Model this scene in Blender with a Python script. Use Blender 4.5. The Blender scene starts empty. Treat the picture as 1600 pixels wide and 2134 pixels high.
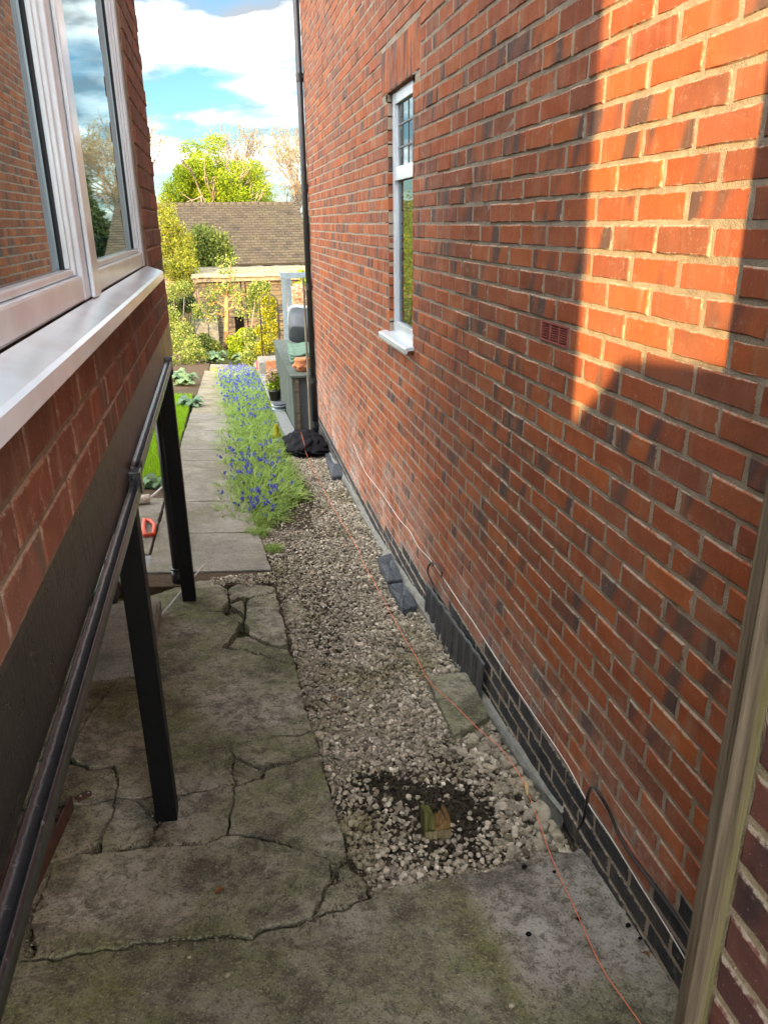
import bpy, bmesh, math, random, zlib
import numpy as np
from mathutils import Vector, Matrix
random.seed(7)
RNG = np.random.default_rng(11)
scene = bpy.context.scene
COL = scene.collection
# ------------------------------------------------------------------ camera
FPX, CX, CY = 1603.0, 800.0, 1067.0
def _basis():
    vp, vx = (452.0, 466.0), 857.0
    F = np.array([vp[0]-CX, vp[1]-CY, FPX])
    vy = CY - (FPX*FPX + (vp[0]-CX)*(vx-CX))/(vp[1]-CY)
    D = np.array([vx-CX, vy-CY, FPX])
    F /= np.linalg.norm(F); D /= np.linalg.norm(D)
    return np.cross(D, F), F, D
CR, CF, CD = _basis()
cam = bpy.data.cameras.new('camera')
cam_o = bpy.data.objects.new('camera', cam)
COL.objects.link(cam_o)
cam.sensor_fit = 'VERTICAL'; cam.sensor_height = 36.0
cam.lens = FPX/2134.0*36.0
cam.clip_start = 0.02; cam.clip_end = 600
ax = np.array([[CR[0], CF[0], -CD[0]], [-CR[1], -CF[1], CD[1]], [-CR[2], -CF[2], CD[2]]])
cam_o.matrix_world = Matrix([[ax[0][i], ax[1][i], ax[2][i], 0] for i in range(3)] + [[0, 0, 0, 1]])
scene.camera = cam_o
# ------------------------------------------------------------------ light
SUN_AZ = math.radians(31.7)      # sunlight travels towards +Y, swung this far to +X
SUN_EL = math.radians(14.0)
EXPOSURE = 3.2
SKY_STR = 0.15
SUN_STR = 2.1
world = bpy.data.worlds.new('World'); scene.world = world; world.use_nodes = True
wt = world.node_tree; wt.nodes.clear()
w_out = wt.nodes.new('ShaderNodeOutputWorld'); w_bg = wt.nodes.new('ShaderNodeBackground')
w_sky = wt.nodes.new('ShaderNodeTexSky'); w_sky.sky_type = 'NISHITA'; w_sky.sun_disc = False
w_sky.sun_elevation = SUN_EL
w_sky.sun_rotation = math.pi + SUN_AZ
w_sky.altitude = 60; w_sky.air_density = 1.0; w_sky.dust_density = 0.0; w_sky.ozone_density = 4.0
w_tc = wt.nodes.new('ShaderNodeTexCoord')
w_sep = wt.nodes.new('ShaderNodeSeparateXYZ'); wt.links.new(w_tc.outputs['Generated'], w_sep.inputs[0])
def wmath(op, a, b=None, clamp=False):
    n = wt.nodes.new('ShaderNodeMath'); n.operation = op; n.use_clamp = clamp
    for i, v in enumerate((a, b)):
        if v is None: continue
        if isinstance(v, (int, float)): n.inputs[i].default_value = v
        else: wt.links.new(v, n.inputs[i])
    return n.outputs[0]
den = wmath('ADD', wmath('MAXIMUM', w_sep.outputs[2], 0.0), 0.22)
w_comb = wt.nodes.new('ShaderNodeCombineXYZ')
wt.links.new(wmath('DIVIDE', w_sep.outputs[0], den), w_comb.inputs[0])
wt.links.new(wmath('DIVIDE', w_sep.outputs[1], den), w_comb.inputs[1])
w_map = wt.nodes.new('ShaderNodeMapping'); w_map.inputs['Location'].default_value = (2.35, 0.62, 0.0)
wt.links.new(w_comb.outputs[0], w_map.inputs[0])
w_n = wt.nodes.new('ShaderNodeTexNoise'); w_n.inputs['Scale'].default_value = 1.9
w_n.inputs['Detail'].default_value = 7; w_n.inputs['Roughness'].default_value = 0.52; w_n.inputs['Distortion'].default_value = 0.25
wt.links.new(w_map.outputs[0], w_n.inputs['Vector'])
w_r = wt.nodes.new('ShaderNodeValToRGB')
w_r.color_ramp.elements[0].position = 0.39; w_r.color_ramp.elements[0].color = (0, 0, 0, 1)
w_r.color_ramp.elements[1].position = 0.62; w_r.color_ramp.elements[1].color = (1, 1, 1, 1)
wt.links.new(w_n.outputs[0], w_r.inputs[0])
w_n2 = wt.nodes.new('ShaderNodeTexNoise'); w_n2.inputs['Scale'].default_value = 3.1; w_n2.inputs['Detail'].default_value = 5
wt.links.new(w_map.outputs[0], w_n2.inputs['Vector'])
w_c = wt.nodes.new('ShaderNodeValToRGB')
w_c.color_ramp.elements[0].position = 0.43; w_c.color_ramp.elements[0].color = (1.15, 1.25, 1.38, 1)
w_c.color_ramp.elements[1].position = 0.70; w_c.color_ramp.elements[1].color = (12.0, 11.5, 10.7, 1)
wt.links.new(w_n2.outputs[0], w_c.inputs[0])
w_mix = wt.nodes.new('ShaderNodeMix'); w_mix.data_type = 'RGBA'
w_dim = wt.nodes.new('ShaderNodeMix'); w_dim.data_type = 'RGBA'; w_dim.blend_type = 'MULTIPLY'; w_dim.inputs[0].default_value = 1.0
wt.links.new(w_sky.outputs[0], w_dim.inputs[6]); w_dim.inputs[7].default_value = (0.13, 0.155, 0.145, 1)
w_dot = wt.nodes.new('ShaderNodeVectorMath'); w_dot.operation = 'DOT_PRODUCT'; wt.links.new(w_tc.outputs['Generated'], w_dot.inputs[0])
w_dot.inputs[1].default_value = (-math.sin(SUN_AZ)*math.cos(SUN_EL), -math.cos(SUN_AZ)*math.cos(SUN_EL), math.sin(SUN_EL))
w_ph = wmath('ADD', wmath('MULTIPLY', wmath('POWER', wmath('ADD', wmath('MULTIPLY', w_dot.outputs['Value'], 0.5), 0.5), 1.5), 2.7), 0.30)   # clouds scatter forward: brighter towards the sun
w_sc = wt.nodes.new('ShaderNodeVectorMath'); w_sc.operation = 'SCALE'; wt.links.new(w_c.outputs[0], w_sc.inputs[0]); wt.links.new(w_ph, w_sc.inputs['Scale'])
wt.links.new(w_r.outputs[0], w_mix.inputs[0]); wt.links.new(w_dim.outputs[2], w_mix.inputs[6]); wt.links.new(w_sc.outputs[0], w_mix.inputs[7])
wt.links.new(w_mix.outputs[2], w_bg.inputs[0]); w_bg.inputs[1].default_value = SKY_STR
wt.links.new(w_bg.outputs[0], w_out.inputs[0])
sun = bpy.data.lights.new('sun', 'SUN'); sun.energy = SUN_STR; sun.angle = math.radians(0.6); sun.color = (1.0, 0.66, 0.29)
sun_o = bpy.data.objects.new('sun', sun); COL.objects.link(sun_o)
sun_dir = Vector((math.sin(SUN_AZ)*math.cos(SUN_EL), math.cos(SUN_AZ)*math.cos(SUN_EL), -math.sin(SUN_EL)))
sun_o.rotation_euler = sun_dir.to_track_quat('-Z', 'Y').to_euler()
sun_o.location = (-8, -14, 9)
vs = scene.view_settings
vs.view_transform = 'Standard'; vs.look = 'None'; vs.gamma = 1.0; vs.exposure = EXPOSURE; vs.use_curve_mapping = False
scene.render.engine = 'CYCLES'
scene.cycles.max_bounces = 10; scene.cycles.diffuse_bounces = 6; scene.cycles.glossy_bounces = 4
scene.cycles.transmission_bounces = 4; scene.cycles.use_denoising = True
scene.cycles.sample_clamp_indirect = 6.0

# ------------------------------------------------------------------ helpers
def ray(u, v):
    p = np.array([(u-CX)/FPX, (v-CY)/FPX, 1.0])
    return np.array([p@CR, p@CF, -(p@CD)])
def at(u, v, Y):                       # a point seen at (u, v), Y metres down the alley
    d = ray(u, v); return d*(Y/d[1])
def onx(u, v, X):
    d = ray(u, v); return d*(X/d[0])
def gz(x, y):                          # height of the paved ground (falls away from the camera)
    yc = min(max(y, -1.0), 24.0); xc = min(max(x, -1.6), 1.3)
    return -1.74 - 0.074*yc - 0.07*(xc+0.3)
def ong(u, v, dz=0.0):
    d = ray(u, v); t = (-1.761+dz)/(d[2] + 0.074*d[1] + 0.07*d[0]); return d*t
def gdip(x, y):                        # the gravel bed lies lower, dug out along the wall
    a = max(0.0, 1-abs(y-4.6)/3.0)
    b = min(max((x-0.35)/0.5, 0), 1)
    return gz(x, y) - 0.03 - 0.045*a*b
def project(p):
    q = p[0]*CR + p[1]*CF - p[2]*CD
    return CX+FPX*q[0]/q[2], CY+FPX*q[1]/q[2], q[2]

class MB:
    def __init__(s): s.v = []; s.f = []
    def add(s, vs, fs):
        o = len(s.v); s.v.extend([tuple(map(float, p)) for p in vs]); s.f.extend([tuple(i+o for i in f) for f in fs]); return s
    def box(s, x0, x1, y0, y1, z0, z1):
        return s.add([(x0,y0,z0),(x1,y0,z0),(x1,y1,z0),(x0,y1,z0),(x0,y0,z1),(x1,y0,z1),(x1,y1,z1),(x0,y1,z1)],
                     [(0,3,2,1),(4,5,6,7),(0,1,5,4),(1,2,6,5),(2,3,7,6),(3,0,4,7)])
    def obox(s, c, ux, uy, uz):        # oriented box: centre and three half-axis vectors
        c, ux, uy, uz = map(np.array, (c, ux, uy, uz))
        pts = [c+a*ux+b*uy+d*uz for d in (-1,1) for (a,b) in ((-1,-1),(1,-1),(1,1),(-1,1))]
        return s.add(pts, [(0,3,2,1),(4,5,6,7),(0,1,5,4),(1,2,6,5),(2,3,7,6),(3,0,4,7)])
    def tube(s, pts, r, n=8, cap=True):
        pts = [np.array(p, float) for p in pts]; m = len(pts)
        rs = r if isinstance(r, (list, tuple)) else [r]*m
        o = len(s.v); up = None
        for i, p in enumerate(pts):
            t = pts[min(i+1, m-1)] - pts[max(i-1, 0)]
            L = np.linalg.norm(t); t = t/L if L > 1e-9 else np.array([0, 0, 1.0])
            if up is None: up = np.array([0, 0, 1.0]) if abs(t[2]) < 0.9 else np.array([1.0, 0, 0])
            a = np.cross(t, up); a /= (np.linalg.norm(a)+1e-12); b = np.cross(t, a); up = -b if False else up
            for k in range(n):
                w = 2*math.pi*k/n
                s.v.append(tuple(p + rs[i]*(math.cos(w)*a + math.sin(w)*b)))
        for i in range(m-1):
            for k in range(n):
                k2 = (k+1) % n
                s.f.append((o+i*n+k, o+i*n+k2, o+(i+1)*n+k2, o+(i+1)*n+k))
        if cap:
            s.f.append(tuple(o+k for k in range(n))[::-1]); s.f.append(tuple(o+(m-1)*n+k for k in range(n)))
        return s
    def lathe(s, c, prof, n=20):       # profile of (radius, height)
        o = len(s.v)
        for (r, h) in prof:
            for k in range(n):
                w = 2*math.pi*k/n; s.v.append((c[0]+r*math.cos(w), c[1]+r*math.sin(w), c[2]+h))
        for i in range(len(prof)-1):
            for k in range(n):
                k2 = (k+1) % n; s.f.append((o+i*n+k, o+i*n+k2, o+(i+1)*n+k2, o+(i+1)*n+k))
        s.f.append(tuple(o+k for k in range(n))[::-1]); s.f.append(tuple(o+(len(prof)-1)*n+k for k in range(n)))
        return s
    def prism(s, poly, z0, z1):        # vertical prism over an xy polygon; z may be functions of (x, y)
        n = len(poly); f0 = z0 if callable(z0) else (lambda x, y: z0); f1 = z1 if callable(z1) else (lambda x, y: z1)
        vs = [(x, y, f0(x, y)) for x, y in poly] + [(x, y, f1(x, y)) for x, y in poly]
        fs = [tuple(range(n))[::-1], tuple(range(n, 2*n))] + [(i, (i+1) % n, (i+1) % n+n, i+n) for i in range(n)]
        return s.add(vs, fs)
    def mesh(s, name, mat=None, smooth=False):
        me = bpy.data.meshes.new(name); me.from_pydata(s.v, [], s.f); me.update()
        if mat: me.materials.append(mat)
        if smooth: me.polygons.foreach_set('use_smooth', [True]*len(me.polygons))
        return me
    def build(s, name, mat, parent=None, smooth=False, bevel=0.0, fix=True):
        me = s.mesh(name, mat, smooth)
        if fix or bevel:
            bm = bmesh.new(); bm.from_mesh(me)
            if fix: bmesh.ops.recalc_face_normals(bm, faces=bm.faces)
            if bevel: bmesh.ops.bevel(bm, geom=bm.edges[:], offset=bevel, segments=2, affect='EDGES', profile=0.6, clamp_overlap=True)
            bm.to_mesh(me); bm.free()
        return link(name, me, parent)
def link(name, me, parent=None, loc=None):
    o = bpy.data.objects.new(name, me); COL.objects.link(o)
    if parent is not None: o.parent = parent
    if loc is not None: o.location = loc
    return o
def empty(name, loc=(0, 0, 0)):
    return link(name, None, None, None) if False else _empty(name, loc)
def _empty(name, loc):
    o = bpy.data.objects.new(name, None); COL.objects.link(o); o.location = loc; o.empty_display_size = 0.1; return o
def tag(o, label=None, cat=None, group=None, kind=None):
    if label: o['label'] = label
    if cat: o['category'] = cat
    if group: o['group'] = group
    if kind: o['kind'] = kind
    return o
def kid(o, parent):                    # parent while keeping world place
    o.parent = parent; o.matrix_parent_inverse = Matrix.Translation(-Vector(parent.location)); return o
def np_mesh(name, V, Fc, mat, smooth=False):   # V (n,3); Fc (m,k) all same size
    me = bpy.data.meshes.new(name); V = np.asarray(V, np.float32); Fc = np.asarray(Fc, np.int32)
    m, k = Fc.shape
    me.vertices.add(len(V)); me.vertices.foreach_set('co', V.ravel())
    me.loops.add(m*k); me.loops.foreach_set('vertex_index', Fc.ravel())
    me.polygons.add(m); me.polygons.foreach_set('loop_start', np.arange(m, dtype=np.int32)*k)
    me.polygons.foreach_set('loop_total', np.full(m, k, np.int32))
    if smooth: me.polygons.foreach_set('use_smooth', np.ones(m, bool))
    me.materials.append(mat); me.update(calc_edges=True); me.validate(); return me
def inst(tv, tf, pos, rot, scl):       # many copies of a template as arrays; rot (n,3,3) scl (n,3)
    tv = np.asarray(tv, float); n = len(pos)
    V = np.einsum('nij,nkj->nki', rot, tv[None]*scl[:, None, :]) + pos[:, None, :]
    Fc = (np.asarray(tf)[None] + (np.arange(n)*len(tv))[:, None, None]).reshape(-1, len(tf[0]))
    return V.reshape(-1, 3), Fc
def rand_rot(n, tilt=None):
    if tilt is None:
        q = RNG.normal(size=(n, 4)); q /= np.linalg.norm(q, axis=1)[:, None]
    else:
        az = RNG.uniform(0, 2*math.pi, n); ta = RNG.normal(0, tilt, n); td = RNG.uniform(0, 2*math.pi, n)
        q1 = np.stack([np.cos(az/2), 0*az, 0*az, np.sin(az/2)], 1)
        q2 = np.stack([np.cos(ta/2), np.sin(ta/2)*np.cos(td), np.sin(ta/2)*np.sin(td), 0*ta], 1)
        w = q2[:,0]*q1[:,0]-(q2[:,1:]*q1[:,1:]).sum(1)
        xyz = q2[:,:1]*q1[:,1:]+q1[:,:1]*q2[:,1:]+np.cross(q2[:,1:], q1[:,1:])
        q = np.concatenate([w[:, None], xyz], 1)
    w, x, y, z = q.T
    return np.stack([np.stack([1-2*(y*y+z*z), 2*(x*y-z*w), 2*(x*z+y*w)], 1),
                     np.stack([2*(x*y+z*w), 1-2*(x*x+z*z), 2*(y*z-x*w)], 1),
                     np.stack([2*(x*z-y*w), 2*(y*z+x*w), 1-2*(x*x+y*y)], 1)], 1)
def ico(sub=1):
    bm = bmesh.new(); bmesh.ops.create_icosphere(bm, subdivisions=sub, radius=1.0)
    v = np.array([q.co[:] for q in bm.verts]); f = np.array([[q.index for q in p.verts] for p in bm.faces]); bm.free(); return v, f

# ------------------------------------------------------------------ materials
class Mat:
    def __init__(s, name, rough=0.8, spec=0.3):
        s.m = bpy.data.materials.new(name); s.m.use_nodes = True; s.t = s.m.node_tree
        s.b = s.t.nodes['Principled BSDF']; s.b.inputs['Roughness'].default_value = rough
        s.b.inputs['Specular IOR Level'].default_value = spec
        s.geo = None
    def node(s, typ): return s.t.nodes.new(typ)
    def put(s, sock, v):
        if v is None: return
        if isinstance(v, (int, float)):
            sock.default_value = v if not hasattr(sock.default_value, '__len__') else (v, v, v, 1)[:len(sock.default_value)]
        elif isinstance(v, (tuple, list)):
            n = len(sock.default_value); v = tuple(v); sock.default_value = (v + (1,))[:n] if len(v) < n else v[:n]
        else: s.t.links.new(v, sock)
    def pos(s):
        if s.geo is None: s.geo = s.node('ShaderNodeNewGeometry')
        return s.geo.outputs['Position']
    def island(s):
        s.pos(); return s.geo.outputs['Random Per Island']
    def objrand(s): return s.node('ShaderNodeObjectInfo').outputs['Random']
    def scale(s, vec, sc, off=None):
        n = s.node('ShaderNodeMapping'); s.put(n.inputs['Vector'], vec); n.inputs['Scale'].default_value = sc
        if off is not None: s.put(n.inputs['Location'], off)
        return n.outputs[0]
    def noise(s, scale, detail=4, rough=0.55, vec=None, dist=0.0, out=0):
        n = s.node('ShaderNodeTexNoise'); n.inputs['Scale'].default_value = scale; n.inputs['Detail'].default_value = detail
        n.inputs['Roughness'].default_value = rough; n.inputs['Distortion'].default_value = dist
        s.put(n.inputs['Vector'], vec if vec is not None else s.pos()); return n.outputs[out]
    def vor(s, scale, vec=None, feat='F1', out=0):
        n = s.node('ShaderNodeTexVoronoi'); n.feature = feat; n.inputs['Scale'].default_value = scale
        s.put(n.inputs['Vector'], vec if vec is not None else s.pos()); return n.outputs[out]
    def ramp(s, fac, stops, interp='LINEAR'):
        n = s.node('ShaderNodeValToRGB'); cr = n.color_ramp; cr.interpolation = interp
        while len(cr.elements) < len(stops): cr.elements.new(0.5)
        for e, (p, c) in zip(cr.elements, stops):
            e.position = p; e.color = (c, c, c, 1) if isinstance(c, (int, float)) else tuple(c)+(1,)
        s.put(n.inputs[0], fac); return n.outputs[0]
    def mix(s, fac, a, b, mode='MIX'):
        n = s.node('ShaderNodeMix'); n.data_type = 'RGBA'; n.blend_type = mode
        s.put(n.inputs[0], fac); s.put(n.inputs[6], a); s.put(n.inputs[7], b); return n.outputs[2]
    def math(s, op, a, b=None, clamp=False):
        n = s.node('ShaderNodeMath'); n.operation = op; n.use_clamp = clamp
        s.put(n.inputs[0], a); s.put(n.inputs[1], b); return n.outputs[0]
    def vmul(s, a, f):                 # vector (f,f,f)*a
        n = s.node('ShaderNodeVectorMath'); n.operation = 'SCALE'; s.put(n.inputs[0], a); s.put(n.inputs['Scale'], f); return n.outputs[0]
    def vadd(s, a, b):
        n = s.node('ShaderNodeVectorMath'); n.operation = 'ADD'; s.put(n.inputs[0], a); s.put(n.inputs[1], b); return n.outputs[0]
    def comb(s, x, y, z):
        n = s.node('ShaderNodeCombineXYZ'); s.put(n.inputs[0], x); s.put(n.inputs[1], y); s.put(n.inputs[2], z); return n.outputs[0]
    def sep(s, v):
        n = s.node('ShaderNodeSeparateXYZ'); s.put(n.inputs[0], v); return n.outputs
    def color(s, c): s.put(s.b.inputs['Base Color'], c); return s
    def rough(s, r): s.put(s.b.inputs['Roughness'], r); return s
    def bump(s, h, strength=0.5, dist=0.01):
        n = s.node('ShaderNodeBump'); n.inputs['Strength'].default_value = strength; n.inputs['Distance'].default_value = dist
        s.put(n.inputs['Height'], h); s.t.links.new(n.outputs[0], s.b.inputs['Normal']); return s

def plain(name, col, rough=0.7, spec=0.3, var=0.12, scale=30, bump=0.15, metal=0.0):
    M = Mat(name, rough, spec)
    n = M.noise(scale, 5)
    c2 = tuple(max(0, x*(1-var)) for x in col); c3 = tuple(min(1, x*(1+var)) for x in col)
    M.color(M.ramp(n, [(0.3, c2), (0.7, c3)]))
    M.b.inputs['Metallic'].default_value = metal
    if bump: M.bump(n, bump, 0.004)
    return M.m

def brick_mat(name, per_object, reds, dark, dark_gate, smear=0.35, dirt=None, edge=0.8):
    M = Mat(name, 0.78, 0.25)
    r = M.objrand() if per_object else M.island(); M.r = r
    r2 = M.math('FRACT', M.math('MULTIPLY', r, 17.31)); r3 = M.math('FRACT', M.math('MULTIPLY', r, 7.77))
    P = M.pos()
    off = M.comb(M.math('MULTIPLY', r, 13.0), M.math('MULTIPLY', r2, 29.0), M.math('MULTIPLY', r3, 17.0))
    Q = M.vadd(P, off)
    base = M.ramp(r, [(i/(len(reds)-1), c) for i, c in enumerate(reds)])
    # cloudy firing variation inside a brick
    n1 = M.noise(9, 3, 0.5, M.scale(Q, (1, 1, 1.6)))
    base = M.mix(M.ramp(n1, [(0.35, 0.0), (0.7, 0.55)]), base, M.vmul(base, 0.62))
    # soft dark kiln stripes on some bricks, leaning
    sx = M.sep(Q)
    lean = M.comb(sx[0], M.math('ADD', sx[1], M.math('MULTIPLY', sx[2], 0.35)), M.math('MULTIPLY', sx[2], 0.25))
    n2 = M.noise(11, 1.5, 0.4, lean)
    mask = M.math('LESS_THAN', r2, dark_gate)
    st = M.math('MULTIPLY', M.ramp(n2, [(0.50, 0.0), (0.66, 0.85)]), mask)
    base = M.mix(st, base, dark)
    # vertical wire-cut drag streaks
    n3 = M.noise(60, 3, 0.6, M.scale(Q, (1, 1, 0.12)))
    base = M.mix(M.ramp(n3, [(0.45, 0.0), (0.75, 0.30)]), base, M.vmul(base, 0.6))
    n3b = M.noise(17, 3, 0.55, M.scale(M.vadd(Q, (4, 4, 4)), (1, 1, 0.15)))
    base = M.mix(M.ramp(n3b, [(0.56, 0.0), (0.70, smear)]), base, (0.27, 0.185, 0.12))
    # pale lime smears and specks
    n4 = M.noise(26, 6, 0.7, M.vadd(P, (3.1, 0.7, 9.0)))
    base = M.mix(M.ramp(n4, [(0.58, 0.0), (0.75, smear)]), base, (0.44, 0.36, 0.28))
    n5 = M.noise(210, 2, 0.5)
    base = M.mix(M.ramp(n5, [(0.68, 0.0), (0.74, 0.45)]), base, (0.50, 0.42, 0.33))
    n6 = M.noise(150, 2, 0.5, M.vadd(P, (5, 5, 5)))
    base = M.mix(M.ramp(n6, [(0.66, 0.0), (0.72, 0.5)]), base, (0.07, 0.045, 0.035))
    if dirt is not None: base = dirt(M, base)
    if per_object:
        tc = M.node('ShaderNodeTexCoord').outputs['Generated']; gx = M.sep(tc)
        ey = M.math('MULTIPLY', M.math('MINIMUM', gx[1], M.math('SUBTRACT', 1.0, gx[1])), 3.2); ez = M.math('MINIMUM', gx[2], M.math('SUBTRACT', 1.0, gx[2]))
        ed = M.math('SUBTRACT', M.math('MINIMUM', ey, ez), M.math('MULTIPLY', M.math('SUBTRACT', M.noise(45, 5, 0.7, M.vadd(P, (2, 6, 4))), 0.40), 0.40))
        base = M.mix(M.ramp(ed, [(0.0, edge), (0.045, 0.0)]), base, (0.34, 0.295, 0.225))
    M.color(base)
    h = M.math('ADD', M.math('MULTIPLY', M.noise(90, 5, 0.6), 0.7), M.math('MULTIPLY', n3, 0.5))
    M.bump(h, 0.45, 0.003)
    M.rough(M.ramp(n1, [(0.3, 0.7), (0.7, 0.9)]))
    return M.m
REDS = [(0.31,0.075,0.029),(0.36,0.095,0.031),(0.26,0.072,0.034),(0.41,0.115,0.034),(0.31,0.088,0.036),(0.23,0.076,0.040),(0.38,0.098,0.030),(0.33,0.105,0.045)]
def wall_dirt(M, base):
    # whitish efflorescence low on the wall and a dull bloom in the middle reach
    n = M.noise(2.6, 5, 0.65); sp = M.sep(M.pos())
    low = M.math('MULTIPLY', M.ramp(M.math('ADD', sp[2], 2.35), [(0.0, 1.0), (0.6, 0.75), (1.0, 0.0)]), M.ramp(n, [(0.40, 0.0), (0.58, 0.85)]))
    low = M.math('MULTIPLY', low, M.ramp(M.noise(34, 6, 0.75, M.vadd(M.pos(), (8, 3, 1))), [(0.40, 0.15), (0.58, 1.0)]))
    low = M.math('MULTIPLY', low, M.ramp(M.math('FRACT', M.math('MULTIPLY', M.r, 5.3)), [(0.0, 0.35), (1.0, 1.0)]))
    base = M.mix(low, base, (0.52, 0.46, 0.41))
    n2 = M.noise(1.3, 4, 0.6, M.vadd(M.pos(), (7, 1, 2)))
    return M.mix(M.ramp(n2, [(0.52, 0.0), (0.70, 0.30)]), base, (0.17, 0.12, 0.105))
m_brick_o = brick_mat('red_brick', True, REDS, (0.062, 0.054, 0.054), 0.46, 0.40, wall_dirt)
m_brick_i = brick_mat('red_brick_mass', False, REDS, (0.05, 0.046, 0.05), 0.55, 0.40, wall_dirt)
BLUES = [(0.035,0.037,0.043),(0.045,0.045,0.05),(0.03,0.033,0.04),(0.055,0.052,0.05)]
m_blue_o = brick_mat('blue_brick', True, BLUES, (0.02, 0.02, 0.025), 0.3, 0.3)
m_blue_i = brick_mat('blue_brick_mass', False, BLUES, (0.02, 0.02, 0.025), 0.3, 0.3)
LREDS = [(0.20,0.062,0.034),(0.135,0.055,0.036),(0.24,0.072,0.036),(0.11,0.056,0.042),(0.165,0.07,0.046)]
m_brick_l = brick_mat('dark_red_brick', True, LREDS, (0.10, 0.065, 0.05), 0.45, 0.55, None, 0.35)
PREDS = [(0.125,0.052,0.045),(0.155,0.06,0.046),(0.10,0.046,0.046),(0.18,0.066,0.045)]
m_brick_p = brick_mat('purple_brick', True, PREDS, (0.03, 0.028, 0.032), 0.3, 0.12)

def mortar_mat(name, a, b):
    M = Mat(name, 0.95, 0.1)
    n = M.noise(22, 6, 0.7); g = M.noise(320, 2, 0.5)
    c = M.ramp(n, [(0.3, a), (0.7, b)])
    c = M.mix(M.ramp(g, [(0.35, 0.5), (0.6, 0.0)]), c, M.vmul(c, 0.55))
    c = M.mix(M.ramp(M.noise(3, 4), [(0.5, 0.0), (0.7, 0.4)]), c, (0.16, 0.14, 0.10))
    M.color(c); M.bump(M.math('ADD', g, M.math('MULTIPLY', n, 1.5)), 0.8, 0.004); return M.m
m_mortar = mortar_mat('mortar', (0.26, 0.215, 0.165), (0.42, 0.365, 0.29))
m_mortar_p = mortar_mat('pale_mortar', (0.36, 0.30, 0.20), (0.50, 0.43, 0.31))
m_mortar_l = mortar_mat('brown_mortar', (0.13, 0.095, 0.07), (0.24, 0.18, 0.13))
m_haunch = mortar_mat('haunch_cement', (0.17, 0.17, 0.155), (0.31, 0.31, 0.285))

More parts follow.
